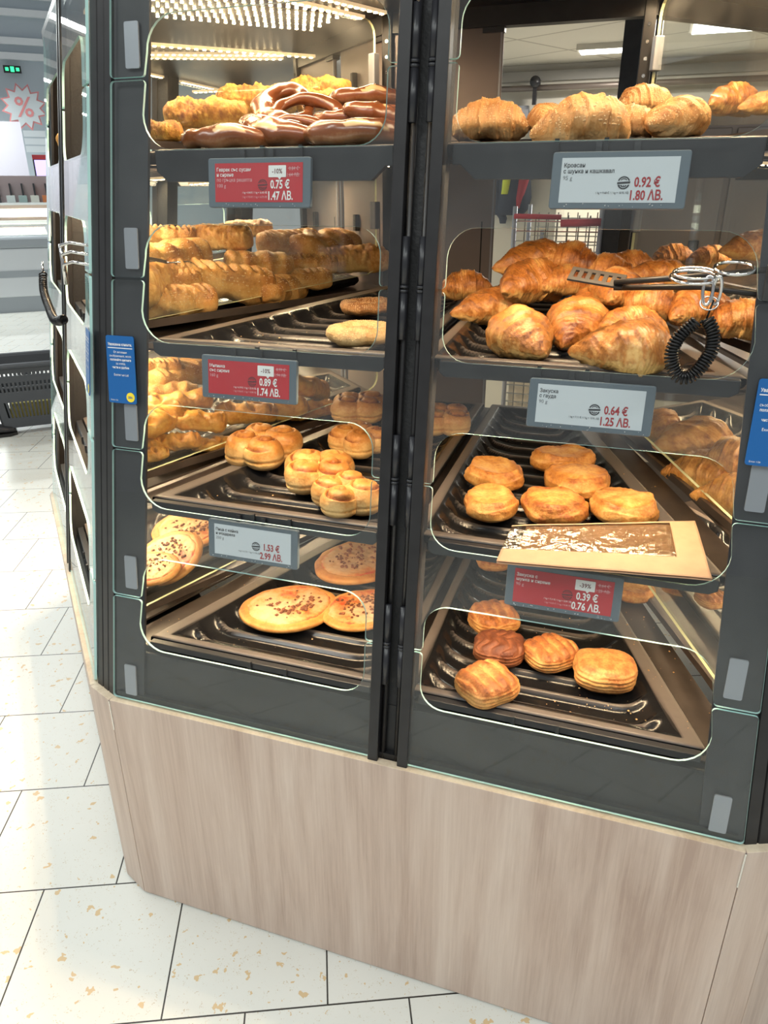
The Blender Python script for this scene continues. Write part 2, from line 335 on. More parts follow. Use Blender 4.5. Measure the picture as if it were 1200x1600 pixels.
ITEMS = [
('PI',0,0.303,0.233,0.691,28.8,0,0,1.23,'L4','whole oval mince pizza lying alone at the front of the bottom left tray'),
('PI',1,0.377,0.451,0.705,78.8,0,0,1.31,'L4','mince pizza at the back of the bottom left tray, half behind the black post'),
('PI',2,0.452,0.276,0.692,58.8,0,0,1.06,'L4','mince pizza tucked beside the front one, cut off by the black centre post'),
('PI',3,-0.049,0.317,0.712,-1.2,24,-12,1.14,'L4','reddish pizza leaning on top of another behind the bottom left glass divider'),
('PI',0,-0.081,0.474,0.716,28.8,14,-6,1.18,'L4','farthest reddish pizza behind the bottom left glass divider, above the leaning one'),
('PI',1,-0.036,0.229,0.731,18.8,8,0,0.86,'L4','folded pizza edge lowest behind the bottom left glass divider'),
('RB',0,0.211,0.339,1.003,8.8,0,0,1.24,'L3','four-swirl bun with browned swirls, leftmost on its tray beside the lattice pastries'),
('RB',1,0.372,0.257,0.996,38.8,0,0,1.17,'L3','pale-sided swirl bun in the middle of the row of three above the pizza tag'),
('RB',2,0.458,0.181,0.988,58.8,0,0,1.05,'L3','largest looking swirl bun at the front edge of its tray by the black post'),
('RB',3,0.314,0.642,1.018,33.8,0,0,1.13,'L3','swirl bun farthest back on its tray, beside the red cheese bun price tag'),
('RB',0,0.387,0.447,1.004,78.8,0,0,1.02,'L3','swirl bun behind the front row, second from the back beside the post'),
('RB',1,0.532,0.612,1.015,118.8,0,0,1.08,'L3','lone swirl bun visible just to the right of the black centre post'),
('LP',0,0.020,0.300,1.009,23.8,0,0,0.90,'L3','lattice pastry lying lowest against the glass divider beside a pale tray edge'),
('LP',1,0.033,0.369,1.039,28.8,0,8,1.06,'L3','lattice pastry with wide open slits on top of the pile behind the divider'),
('LP',2,0.068,0.375,0.985,33.8,0,0,0.74,'L3','small end of a lattice pastry peeking out beside the leftmost swirl bun'),
('LP',0,0.087,0.499,1.024,13.8,0,0,1.14,'L3','lattice pastry directly under the left part of the cheese bun price tag'),
('LP',1,-0.023,0.299,1.055,78.8,20,0,1.26,'L3','lattice pastry standing tilted at the left edge of the pile behind the glass strip'),
('LP',2,0.129,0.563,1.023,28.8,0,0,1.24,'L3','lattice pastry lying along the divider under the middle of the red price tag'),
('LP',0,0.178,0.655,0.998,33.8,0,0,1.04,'L3','lattice pastry nearest the swirl buns at the far end of the pile'),
('LP',1,0.145,0.706,1.040,78.8,0,20,1.29,'L3','lattice pastry propped upright to the right of the cheese bun price tag'),
('LP',2,-0.004,0.241,0.997,38.8,0,0,0.66,'L3','lattice pastry end at the lowest left corner beside the black strip'),
('LP',0,-0.033,0.407,1.061,48.8,0,0,1.22,'L3','lattice pastry in the shade of the glass band left of the red tag'),
('CS',0,-0.131,0.483,1.122,38.8,0,0,0.66,'L3','brown striped bread roll high behind the divider beside the blue sticker'),
('CS',1,-0.106,0.544,1.091,78.8,0,0,1.20,'L3','pale brown bread roll stacked left of the cheese bun price tag'),
('CS',2,-0.087,0.458,1.071,18.8,0,0,0.77,'L3','smooth bread roll under the two rolls beside the blue sticker'),
('SR',0,0.393,0.482,1.281,18.8,0,0,0.87,'L2','brown sesame ring at the back of the otherwise empty ribbed tray'),
('SR',1,0.470,0.246,1.270,38.8,0,0,1.01,'L2','pale sesame ring at the front right corner of the ribbed tray'),
('CS',0,0.035,0.323,1.298,43.8,0,0,1.12,'L2','sesame cheese bread nearest the left corner behind the divider'),
('CS',1,0.071,0.462,1.321,40.8,0,10,1.39,'L2','large slashed sesame bread lying along the middle of the glass divider'),
('CS',2,0.098,0.591,1.347,33.8,0,5,0.93,'L2','golden bumpy bread stacked behind the large slashed one'),
('CS',3,-0.004,0.606,1.399,3.8,10,0,0.94,'L2','tan twisted bread lying highest in the pile over the tongs'),
('CS',0,0.139,0.587,1.293,88.8,0,0,1.23,'L2','short end-on cheese bread touching the middle of the divider'),
('CS',1,0.168,0.657,1.308,38.8,0,0,0.87,'L2','cheese bread right of the middle, half hidden low against the glass divider'),
('CS',2,0.159,0.844,1.364,78.8,20,0,1.40,'L2','round-ended braided bread leaning at the back right of the pile'),
('CS',3,0.235,0.806,1.340,30.8,0,0,1.12,'L2','straight cheese bread nearest the far end of the glass divider'),
('CS',1,0.085,0.771,1.382,58.8,0,0,1.01,'L2','pale crumpled bread at the top middle of the pile behind the divider'),
('CS',2,-0.030,0.440,1.366,78.8,0,0,1.28,'L2','slashed bread standing behind the black tongs handle'),
('CS',0,-0.111,0.557,1.406,18.8,0,0,0.80,'L2','dull bread in the upper left corner under the curve of the opening'),
('CS',3,-0.021,0.776,1.410,18.8,0,0,0.70,'L2','tan round-ended bread under the glass edge at the top of the pile'),
('CS',3,-0.011,0.330,1.332,98.8,0,0,1.40,'L2','bread cut off by the black strip under the tongs handle'),
('CS',0,0.156,0.731,1.337,18.8,0,0,0.85,'L2','soft folded bread in the middle right of the pile behind the divider'),
('CS',1,0.005,0.367,1.329,28.8,0,0,0.83,'L2','cheese bread lying behind the lowest left one, under the tongs wires'),
('CS',2,0.119,0.512,1.297,-11.2,0,0,0.81,'L2','small pale bread tucked low in front of the pile at the divider edge'),
('PZ',0,0.229,0.280,1.578,23.8,0,0,1.05,'L1','brown pretzel with a long pale split at the front left of the top tray'),
('PZ',1,0.319,0.330,1.597,-9.2,10,8,1.12,'L1','brown pretzel with pale salt spots leaning in the middle of the top tray'),
('PZ',2,0.300,0.420,1.635,-21.2,30,20,1.19,'L1','dark pretzel standing steeply at the peak of the top left heap'),
('PZ',3,0.461,0.270,1.580,23.8,0,0,1.07,'L1','flat brown pretzel at the front right of the top tray with white splits'),
('PZ',0,0.387,0.420,1.614,38.8,0,0,0.79,'L1','glossy pretzel behind the flat front right one'),
('PZ',1,0.449,0.400,1.620,78.8,10,0,1.04,'L1','shiny curved pretzel beside the black post at mid height of the heap'),
('PZ',2,0.395,0.500,1.654,28.8,0,0,0.90,'L1','highest pretzel at the back right of the top heap beside the post'),
('PZ',3,0.208,0.400,1.599,18.8,0,0,0.69,'L1','pretzel arm low behind the front left split pretzel'),
('CB',0,0.074,0.457,1.632,23.8,0,0,1.04,'L1','yellow cheese-crusted roll in front at left behind the top divider'),
('CB',1,0.094,0.634,1.673,26.8,0,0,1.08,'L1','cheese-crusted roll at the middle, beside the standing dark pretzel'),
('CB',2,0.178,0.785,1.704,28.8,0,0,0.93,'L1','bright cheese-crusted roll farthest back under the brown wall panel'),
('CB',0,0.211,0.722,1.675,18.8,0,0,0.79,'L1','bright cheese-crusted roll just behind the steep dark pretzel'),
('CB',1,0.054,0.304,1.595,18.8,0,0,0.66,'L1','cheese-crusted roll end at the far left beside the black strip'),
('SC',0,0.643,0.420,1.603,-1.2,0,0,1.02,'R1','sesame croissant alone at the left of the top right tray beside the post'),
('SC',1,0.816,0.300,1.587,21.8,0,0,1.13,'R1','long sesame croissant in front middle of the top right tray'),
('SC',2,0.745,0.420,1.604,58.8,0,0,0.71,'R1','sesame croissant hidden behind the left end of the long front one'),
('SC',3,0.873,0.400,1.595,-11.2,0,0,0.73,'R1','sesame croissant squeezed between the long front one and the right end one'),
('SC',0,0.888,0.500,1.632,28.8,0,0,0.75,'R1','sesame croissant lying highest on top of the top right group'),
('SC',1,0.940,0.380,1.596,78.8,0,0,0.87,'R1','end-on sesame croissant at the right of the top right group'),
('CR',0,1.043,0.763,1.652,28.8,0,0,0.91,'R1','dark brown croissant behind the glass on the neighbouring top shelf'),
('CR',1,1.093,0.721,1.642,48.8,0,0,0.66,'R1','dark croissant cut off by the right picture edge on the neighbouring top shelf'),
('CR',0,0.591,0.520,1.322,8.8,0,0,0.94,'R2','croissant at the far left of the croissant tray touching the post'),
('CR',1,0.657,0.448,1.295,56.8,0,0,1.12,'R2','small croissant with a curled dark tip pointing to the left front'),
('CR',2,0.748,0.242,1.285,113.8,0,-6,1.22,'R2','plump croissant facing straight forward at the front left of the heap'),
('CR',3,0.824,0.330,1.292,94.8,0,-14,1.21,'R2','long croissant hanging tip down in the front middle of the heap'),
('CR',0,0.731,0.450,1.341,43.8,0,0,1.24,'R2','big arched dark croissant above the plump front left one'),
('CR',1,0.722,0.520,1.373,58.8,0,0,1.18,'R2','croissant at the top left shoulder of the heap'),
('CR',2,0.793,0.500,1.374,-6.2,0,10,1.06,'R2','knobbly croissant at the top middle of the heap'),
('CR',3,0.855,0.500,1.360,-21.2,0,0,0.96,'R2','croissant just right of the topmost knobbly one'),
('CR',0,0.897,0.550,1.369,28.8,0,0,0.76,'R2','pale gold croissant on the top right of the heap under the glass edge'),
('CR',1,0.956,0.500,1.354,38.8,0,15,0.91,'R2','split open croissant with a raised crust left of the tongs'),
('CR',2,0.884,0.400,1.341,68.8,0,0,1.01,'R2','striped croissant in the centre right of the heap, under the gold ones'),
('CR',3,0.941,0.360,1.325,-16.2,0,0,0.97,'R2','round layered croissant end-on right of the long hanging one'),
('CR',0,0.914,0.270,1.297,33.8,0,0,1.01,'R2','speckled croissant lying under the round layered one'),
('CR',1,0.919,0.185,1.283,26.8,0,0,1.28,'R2','pale croissant lying lengthwise at the very front edge of the heap'),
('CR',2,1.014,0.360,1.320,38.8,0,0,1.02,'R2','orange croissant behind the black coiled cord under the tongs'),
('CR',3,1.080,0.330,1.309,-1.2,0,0,0.98,'R2','large croissant at the far right front of the croissant tray'),
('CR',1,0.843,0.420,1.312,98.8,0,0,1.03,'R2','dark croissant in the shade between the hanging one and the striped one'),
('CR',2,0.793,0.440,1.346,18.8,0,0,0.83,'R2','bumpy croissant in the middle of the heap above the hanging one'),
('CR',0,0.980,0.967,1.352,18.8,0,0,0.87,'R2','dull orange pastry seen through glass behind the split croissant'),
('CR',3,1.061,0.929,1.354,18.8,0,0,0.84,'R2','dull orange pastry seen through glass above the tongs'),
('CR',1,1.115,0.693,1.396,48.8,0,0,0.90,'R2','large dull pastry seen through glass at the right picture edge'),
('GP',0,0.702,0.351,0.996,28.8,0,0,1.18,'R3','golden cheese pastry in the back left of the group of six, sunken top'),
('GP',1,0.716,0.226,0.987,18.8,0,0,1.09,'R3','flat golden cheese pastry at the front left of the group of six'),
('GP',2,0.817,0.457,1.003,18.8,0,0,1.19,'R3','golden cheese pastry farthest back of the group of six'),
('GP',3,0.856,0.357,0.998,33.8,0,0,1.25,'R3','pale golden cheese pastry in the middle row of the group of six'),
('GP',4,0.826,0.240,0.990,8.8,0,0,1.19,'R3','darkest cheese pastry of the six, in front centre above the paper bag'),
('GP',5,0.940,0.272,0.992,28.8,0,0,1.20,'R3','pale cheese pastry at the front right of the six, above the paper bag'),
('CR',4,1.003,0.702,1.020,98.8,0,0,1.08,'R3','crusty croissant standing beside the gouda price tag behind the glass'),
('CR',5,1.073,0.638,1.018,48.8,0,0,1.40,'R3','dull croissant pressed behind the upper glass band on the neighbouring shelf'),
('CR',6,1.091,0.490,0.992,-31.2,0,0,1.40,'R3','large layered croissant lying along the right glass divider'),
('CR',4,1.134,0.374,0.995,-36.2,0,0,1.25,'R3','layered croissant in the corner between glass divider and dark side strip'),
('CR',5,1.142,0.498,1.030,-41.2,0,0,1.26,'R3','croissant half hidden under the right blue notice'),
('SP',0,0.724,0.305,0.706,38.8,0,0,1.06,'R4','puff pastry farthest back of the five, under the ham pastry price tag'),
('SP',1,0.752,0.212,0.700,3.8,0,0,1.03,'R4','darkest lattice puff pastry, wedged between two lighter ones'),
('SP',2,0.846,0.224,0.701,43.8,0,0,1.03,'R4','ridged puff pastry in the middle of the bottom right tray'),
('SP',3,0.946,0.199,0.702,8.8,0,0,1.16,'R4','smooth flaky puff pastry at the right of the bottom right tray'),
('SP',4,0.751,0.101,0.695,48.8,0,0,1.13,'R4','pale slashed puff pastry nearest the front of the bottom right tray'),
('SP',0,0.684,0.500,0.735,18.8,0,0,0.79,'R4','puff pastry peeking out under the left end of the paper bag'),
('GP',2,0.988,0.520,0.698,18.8,0,0,0.86,'R4','yellow pastry half hidden right of the ham pastry price tag'),
('SP',3,1.086,0.607,0.668,18.8,0,0,1.14,'R4','dull pastry behind the right glass divider under the paper bag'),
('SP',2,1.135,0.463,0.740,38.8,0,0,0.66,'R4','dull pastry beside the dark side strip behind the bottom right divider'),
('CB',0,-0.559,0.816,1.617,-56.2,0,0,0.74,'L1','cheese-crusted roll glimpsed through the topmost opening of the receding left face'),
('CS',1,-0.440,0.568,1.030,-56.2,0,0,0.66,'L3','golden bread end glimpsed through an opening of the receding left face')
]
# ------------------------------------------------------------------ the display case (one eighth-turn section per face)
HB, LN, GY, BW, CY = .5506, .1459, .012, .593, 1.53
SPL = [.229, .5208, .8196, 1.1235]
SH = [.680, .969, 1.258, 1.562]
TILT = .06
def G(s): return .5905-.0602*s
def gy(z): return GY+math.tan(LN)*(z-HB)
def yf(k): return gy(SH[k])+.037
def xo(y): return .544-.414*y
def mirx(p):   # reflect a plan point across the left mitre line
    dx, dy = -.38268, -.92388
    vx, vy = p[0], p[1]-CY
    d = vx*dx+vy*dy
    return (2*d*dx-vx, 2*d*dy-vy+CY)
def on_glass(o):
    o.location = (0, GY, HB); o.rotation_euler = (PI/2-LN, 0, 0); return o
def flap_outline(k):
    xi = .037
    s0 = .004 if k == 0 else SPL[k-1]+.0022
    s1 = 1.36 if k == 4 else SPL[k]-.0022
    def xe(s): return G(s)-.001
    def xn(s): return G(s)-.066
    xin = .052; ro, ri = .052, .042; rc = .006
    P = []
    if k > 0:                                                   # notch that opens downward (upper half of an opening)
        st = SPL[k-1]+.088
        P += [(xi, s0), (xin-rc, s0)] + arc(xin-rc, s0+rc, rc, -90, 0, 3)
        P += arc(xin+ri, st-ri, ri, 180, 90) + arc(xn(st)-ro, st-ro, ro, 90, 0)
        P += arc(xn(s0)+rc, s0+rc, rc, 180, 270, 3)
    else: P += [(xi, s0)]
    P += arc(xe(s0)-rc, s0+rc, rc, 270, 360, 3) + arc(xe(s1)-rc, s1-rc, rc, 0, 90, 3)
    if k < 4:                                                   # notch that opens upward (lower half)
        sb = SPL[k]-.104
        P += arc(xn(s1)+rc, s1-rc, rc, 90, 180, 3)
        P += arc(xn(sb)-ro, sb+ro, ro, 0, -90) + arc(xin+ri, sb+ri, ri, 270, 180)
        P += arc(xin-rc, s1-rc, rc, 0, 90, 3) + [(xi, s1)]
    else: P += [(xi, s1)]
    Q = [P[0]]
    for p in P[1:]:
        if abs(p[0]-Q[-1][0])+abs(p[1]-Q[-1][1]) > 1e-6: Q.append(p)
    return Q
def sx(pts, s): return pts if s > 0 else [(-x, y) for x, y in reversed(pts)]
def section(name, label, loc, rz, bays=(-1, 1), open_bay=None, corner=True, dividers=(), levels=(0, 1, 2, 3), hinge=True):
    R = thing(name, label, 'display case', loc, (0, 0, rz))
    # base
    mb = MB(); mb.box(-BW, BW, 0, .018, 0.004, HB)
    b = mb.obj('base_panel', [M['wood'], M['wood_edge']], R, bevel=.0012)
    for p in b.data.polygons:
        if p.normal.z > .9: p.material_index = 1
    MB().box(-BW+.01, BW-.01, .02, .30, .02, HB-.012).obj('base_core', M['apron'], R)
    for sgn in ((-1, 1) if corner else (corner_side(rz),)):
        a = (-BW-.0015, 0); a2 = (-BW-.0015+.004, .018); q, q2 = mirx(a), mirx(a2)
        pts = [a, a2, q2, q]
        if sgn > 0: pts = [(-x, y) for x, y in pts][::-1]
        mb = MB(); n = 4
        mb.loft([[(x, y, z) for x, y in pts] for z in (.004, HB)])
        o = mb.obj('corner_base_panel', [M['wood'], M['wood_edge']], R, bevel=.0012)
        for p in o.data.polygons:
            if p.normal.z > .9: p.material_index = 1
        cl = MB(); cl.box(sgn*BW-.0012, sgn*BW+.0012, -.0012, .004, HB-.075, HB-.002); cl.obj('corner_clip', M['chrome'], R)
        rings = []
        for s in (-.004, 1.36):
            y = GY+s*math.sin(LN)+.004; z = HB+s*math.cos(LN); g = G(s)+.002
            A = (-g, y); B = mirx(A); m = ((A[0]+B[0])/2, (A[1]+B[1])/2)
            def lp(t, d):
                px, py = A[0]+(B[0]-A[0])*t, A[1]+(B[1]-A[1])*t
                ux, uy = .38268, .92388
                return (px+ux*d, py+uy*d)
            ring = [A, lp(.30, 0), lp(.33, .004), lp(.37, 0), lp(.63, 0), lp(.67, .004), lp(.70, 0), B, (mirx((-g+.02, y+.05))), (-g+.02, y+.05)]
            if sgn > 0: ring = [(-x, yy) for x, yy in ring][::-1]
            rings.append([(x, yy, z) for x, yy in ring])
        MB().loft(rings).obj('corner_post', M['blackp'], R)
    # black boards behind the glass
    mb = MB(); mb.prism([(-G(0)+.004, .006), (G(0)-.004, .006), (G(.1)-.004, .104), (-G(.1)+.004, .104)], .006)
    ab = on_glass(mb.obj('apron_board', M['apron'], R)); ab.location.y += .018
    mb = MB(); mb.box(-BW+.012, BW-.012, .019, .034, HB-.004, HB+.012); mb.obj('sill_gasket', M['apron'], R)
    for s in bays:
        pts = [(s*(G(.0)-.066), .002), (s*(G(0)-.001), .002), (s*(G(1.36)-.001), 1.36), (s*(G(1.36)-.066), 1.36)]
        if s < 0: pts = pts[::-1]
        o = on_glass(MB().prism(pts, .006).obj('side_stile', M['strip'], R)); o.location.y += .012
    # flaps with pull tabs
    for s in bays:
        for k in range(5):
            mb = MB(); mb.prism(sx(flap_outline(k), s), .005, 0, 1)
            fl = on_glass(mb.obj('glass_flap', [M['glass'], M['gedge']], R))
            s0 = .012 if k == 0 else SPL[k-1]+.016
            x = s*(G(s0)-.040)
            pts = rrect(x-.013, x+.013, s0, s0+.066, .003)
            t = MB().prism(pts, .003).obj('pull_tab', M['tab'], fl); t.location = (0, 0, -.0045)
    # centre hinge post
    mb = MB(); mb.box(-.033, .033, -.004, 1.36, -.055, -.016); on_glass(mb.obj('centre_post', M['groove'], R))
    for s in (-1, 1):
        mb = MB(); mb.box(min(s*.0185, s*.0375), max(s*.0185, s*.0375), -.004, 1.36, -.016, .005); on_glass(mb.obj('hinge_stile', M['blackp'], R, bevel=.0015))
        mb = MB(); mb.cyl((s*.0125, 0, -.010), (s*.0125, 1.36, -.010), .0048, 10); on_glass(mb.obj('hinge_rod', M['blackp'], R, True))
        if hinge:
            for k in range(4):
                for a, c in ((-.075, -.003), (.003, .075)):
                    mb = MB(); mb.cyl((s*.0135, SPL[k]+a, -.003), (s*.0135, SPL[k]+c, -.003), .0062, 12); mb.cyl((s*.0135, SPL[k]+(c if a < 0 else a)-.002, -.003), (s*.0135, SPL[k]+(c if a < 0 else a)+.002, -.003), .0072, 12)
                    on_glass(mb.obj('hinge_knuckle', M['black'], R, True))
    # shelves
    for k in levels:
        z, y0, y1 = SH[k]-.0235, yf(k)+(.020 if k else -.004), .845
        ring = lambda dz: [(-(.634-.414*y0)+.012, y0, z+dz), (.634-.414*y0-.012, y0, z+dz), (.634-.414*y1-.012, y1, z+dz+TILT*(y1-y0)), (-(.634-.414*y1)+.012, y1, z+dz+TILT*(y1-y0))]
        MB().loft([ring(-.004), ring(0)]).obj('shelf_plate', M['shelf'], R)
        for s in bays:
            xa, xb = .045, G((SH[k]-HB)/.989)-.072
            pr = [(xa, SH[k]-.030), (xa+.012, SH[k]-.030), (xa+.035, SH[k]-.050), (xb-.02, SH[k]-.050), (xb, SH[k]-.034), (xb, SH[k]-.002), (xa, SH[k]-.002)]
            if 0 < k < 3: pr = [(xa, SH[k]-.020), (xa+.008, SH[k]-.027), (xb-.012, SH[k]-.027), (xb, SH[k]-.020), (xb, SH[k]-.002), (xa, SH[k]-.002)]
            if k == 0: pr = [(xa, SH[k]-.016), (xb, SH[k]-.016), (xb, SH[k]-.002), (xa, SH[k]-.002)]
            if s < 0: pr = [(-x, zz) for x, zz in pr][::-1]
            a = yf(k)-.020
            mb = MB(); mb.loft([[(x, a+.014, zz) for x, zz in pr], [(x, a, zz) for x, zz in pr]])
            mb.obj('shelf_rail', M['rail'], R, bevel=.0015)
            for q in (.36, .52):
                xc = s*(xa+(xb-xa)*q)
                mb = MB(); mb.box(xc-.003, xc+.003, a-.004, a+.001, SH[k]-.016, SH[k]+.001); mb.obj('rail_clip', M['rail'], R)
    # top, back frame, back doors
    y0 = gy(1.87); y1 = .85
    ring = lambda z: [(-(.634-.414*y0), y0, z), (.634-.414*y0, y0, z), (.634-.414*y1, y1, z), (-(.634-.414*y1), y1, z)]
    MB().loft([ring(1.852), ring(1.90)]).obj('top_panel', M['black'], R)
    MB().box(-.29, .29, .842, .872, 1.815, 1.86).obj('back_beam', M['blackp'], R)
    for s in (-1, 1):
        if (rz > 0 and s < 0) or (rz < 0 and s > 0): continue
        mb = MB(); mb.box(s*.276-.012, s*.276+.012, .838, .885, .5, 1.86); o = mb.obj('back_post', M['blackp'], R, bevel=.002)
        for q in range(7):
            mb = MB(); mb.cyl((s*.276, .839, 1.62+q*.03), (s*.276, .8365, 1.62+q*.03), .0035, 10); mb.obj('post_bolt', M['chrome'], o)
    for s in bays:
        if s == open_bay: continue
        x0, x1 = (.02, .27) if s > 0 else (-.27, -.018)
        d = MB().box(x0, x1, .852, .858, .60, 1.835).obj('back_door', M['steel'], R, bevel=.001)
        MB().box(x1-.045, x1+.002, .846, .866, 1.805, 1.835).obj('door_stop', M['black'], d)
        MB().box(x1-.006, x1-.002, .849, .852, .6, 1.83).obj('door_edge_strip', M['tab'], d)
        MB().box(x1-.030, x1-.027, .8512, .853, 1.30, 1.43).obj('door_slot', M['groove'], d)
        for h in (.8, 1.12, 1.42, 1.74):
            m2 = MB(); xx = (x0+x1)/2-.03; m2.box(xx-.007, xx+.007, .838, .852, h-.02, h+.02); m2.obj('door_knob', M['groove'], d, bevel=.002)
    # glass dividers along the mitres
    for s in dividers:
        for k in range(4):
            ya, yb = yf(k)+.012, .815
            zt = (SH[k+1]-.045) if k < 3 else 1.80
            d = lambda y: y/.92388
            za, zb = SH[k]+.016, SH[k]+.016+TILT*(yb-ya)
            rc = .03
            yt = gy(zt)+.055
            pts = [(d(ya)+.01, za), (d(yb)-rc, zb-TILT*rc)] + arc(d(yb)-rc, zb+rc, rc, -86, 0, 4) + arc(d(yb)-rc, zt+TILT*.6-rc, rc, 0, 90, 4) + [(d(yt), zt)]
            mb = MB(); mb.prism(pts, .006, 0, 1)
            o = mb.obj('divider_glass', [M['divglass'], M['gedgey']], R)
            ux, uy = -s*.38268, .92388
            o.matrix_local = Matrix(((ux, 0, uy if s < 0 else uy, s*.634), (uy, 0, -ux, 0), (0, 1, 0, 0), (0, 0, 0, 1)))
            br = MB(); br.box(d(yb)-.012, d(yb)+.006, zb+.10, zb+.16, -.009, .009); br.obj('divider_bracket', M['tab'], o, bevel=.002)
            br = MB(); br.box(d(ya)+.02, d(yb)-.02, za-.012, za+.002, -.004, .004); br2 = br.obj('divider_channel', M['shelf'], o)
    # led bars: one under the front of every shelf, two along the mitres of the top
    bars = []
    for s in bays:
        for k in levels:
            zt = SH[k+1]-.0255 if k < 3 else 1.846
            y = yf(k+1)+.009 if k < 3 else gy(1.84)+.05
            bars.append(((s*.055, y, zt), (s*(xo(y)-.03), y, zt)))
        yA, yB = gy(1.84)+.10, .80
        bars.append(((s*(.634-.414*yA-.035), yA, 1.846), (s*(.634-.414*yB-.035), yB, 1.846)))
    if rz:
        bars.append(((0, .33, 1.806), (0, .79, 1.806)))
        for k in range(3):
            ya, yb = yf(k+1)+.08, .79; zc = SH[k+1]-.046
            bars.append(((0, ya, zc+TILT*(ya-yf(k+1))), (0, yb, zc+TILT*(yb-yf(k+1)))))
    if -1 < rz < 0:                                             # added glowing rows under the top, imitating repeated reflections of the LED strips
        for q in range(5):
            mb = MB(); x = .065+.052*q
            for i in range(22): y = .36+.019*i; mb.box(x-.003, x+.003, y-.003, y+.003, 1.848, 1.851)
            mb.obj('led_chips', M['led'], R)
    for A, B in bars:
        A, B = Vector(A), Vector(B); t = (B-A); L = t.length; t.normalize(); w = t.cross(Vector((0, 0, 1)))
        def bx(mb, c, l, ww, h):
            vs = [c + t*l*a + w*ww*b + Vector((0, 0, h*q)) for q in (-1, 1) for b in (-1, 1) for a in (-1, 1)]
            mb.add(vs, [(0, 2, 3, 1), (4, 5, 7, 6), (0, 1, 5, 4), (2, 6, 7, 3), (0, 4, 6, 2), (1, 3, 7, 5)])
        mb = MB(); bx(mb, (A+B)/2, L/2, .007, .003); bar = mb.obj('led_bar', M['ledbar'], R)
        mb = MB(); n = int(L/.019)
        for i in range(n): bx(mb, A+t*(L*(i+.5)/n)+Vector((0, 0, -.0038)), .0034, .0034, .0012)
        mb.obj('led_chips', M['led'], bar)
        la = bpy.data.lights.new('led_lamp', 'AREA'); la.shape = 'RECTANGLE'; la.size = L*.96; la.size_y = .012
        la.color = (1, .74, .45); la.energy = LED_W*L/.42*(1.9 if rz and A.z < 1.7 else (.85 if A.z > 1.7 else 1)); la.spread = math.radians(165)
        lo = bpy.data.objects.new('led_lamp', la); COL.objects.link(lo); lo.parent = R
        m = Matrix((t, -w, Vector((0, 0, 1)))).transposed()
        lo.matrix_local = Matrix.Translation((A+B)/2+Vector((0, 0, -.0055))) @ m.to_4x4()
    return R
def corner_side(rz): return -1 if rz < 0 else 1
# ------------------------------------------------------------------ baking trays
def sm(t): t = max(0, min(1, t)); return t*t*(3-2*t)
def tray_mesh(k, s):
    y0, y1 = yf(k), .80; nu, nv = 64, 220; V = []; F = []; mi = []
    W = []
    for j in range(nv+1):
        # rows, packed more tightly at the two ends
        v = j/nv; y = y0+(y1-y0)*v
        for i in range(nu+1):
            u = i/nu; u = u*.7+.3*sm(u)
            xa, xb = .012, xo(y); x = xa+(xb-xa)*u
            ei, es = x-xa, (xb-x)*.924; ef, eb = y-y0, y1-y
            e = min(sm((ei-.016)/.035), sm((es-.026)/.05), sm((ef-.012)/.025), sm((eb-.012)/.03))
            side = min(ei, es)
            bend = .075*max(0, 1-side/.11)**2
            rib = (.5+.5*math.cos(2*PI*(y-y0-.030-bend)/.047))**4
            live = sm((min(ei-.012, es-.018))/.03)*sm((ef-.012)/.02)*sm((eb-.012)/.03)
            z = -.021*e + .0095*rib*live*min(1, e*1.6)
            V.append((s*x, y, SH[k]+z+TILT*(y-y0))); W.append(max(1-sm((min(ei-.014, es-.024, ef-.010, eb-.010))/.004), .75*sm((rib*live*e-.62)/.34)))  # lighter rim, plus LED highlight lines painted along the rib crests
    n = nu+1
    for j in range(nv):
        for i in range(nu):
            q = [j*n+i, j*n+i+1, (j+1)*n+i+1, (j+1)*n+i]
            F.append(q if s > 0 else q[::-1]); mi.append(0)
    # rolled lip round the outside
    bd = [i for i in range(n)] + [j*n+nu for j in range(1, nv+1)] + [nv*n+i for i in range(nu-1, -1, -1)] + [j*n for j in range(nv-1, 0, -1)]
    prev = bd; c = Vector((s*.28, .4, 0))
    for off, dz in ((.003, -.003), (.004, -.010), (.001, -.016), (-.008, -.022)):
        cur = []
        for b in bd:
            v = Vector(V[b]); d = Vector((0, 0, 0)); i = b % n; j = b//n
            if j == 0: d.y -= 1
            if j == nv: d.y += 1
            if i == 0: d.x -= s
            if i == nu: d.x += s
            cur.append(len(V)); V.append(tuple(v+d*off+Vector((0, 0, dz))))
        for a in range(len(bd)):
            a2 = (a+1) % len(bd); q = [prev[a2], prev[a], cur[a], cur[a2]]
            F.append(q if s > 0 else q[::-1]); mi.append(0)
        prev = cur
    me = bpy.data.meshes.new('baking_tray'); me.from_pydata(V, [], F)
    for p, m in zip(me.polygons, mi): p.material_index = m
    at = me.attributes.new('wear', 'FLOAT', 'POINT'); at.data.foreach_set('value', W+[0]*(len(V)-len(W)))
    me.polygons.foreach_set('use_smooth', [True]*len(me.polygons)); me.update()
    return me
def tray(k, s, loc, rz, label):
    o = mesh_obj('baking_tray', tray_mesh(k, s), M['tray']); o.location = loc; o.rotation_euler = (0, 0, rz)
    return tag(o, label, 'tray', 'black ribbed baking trays')
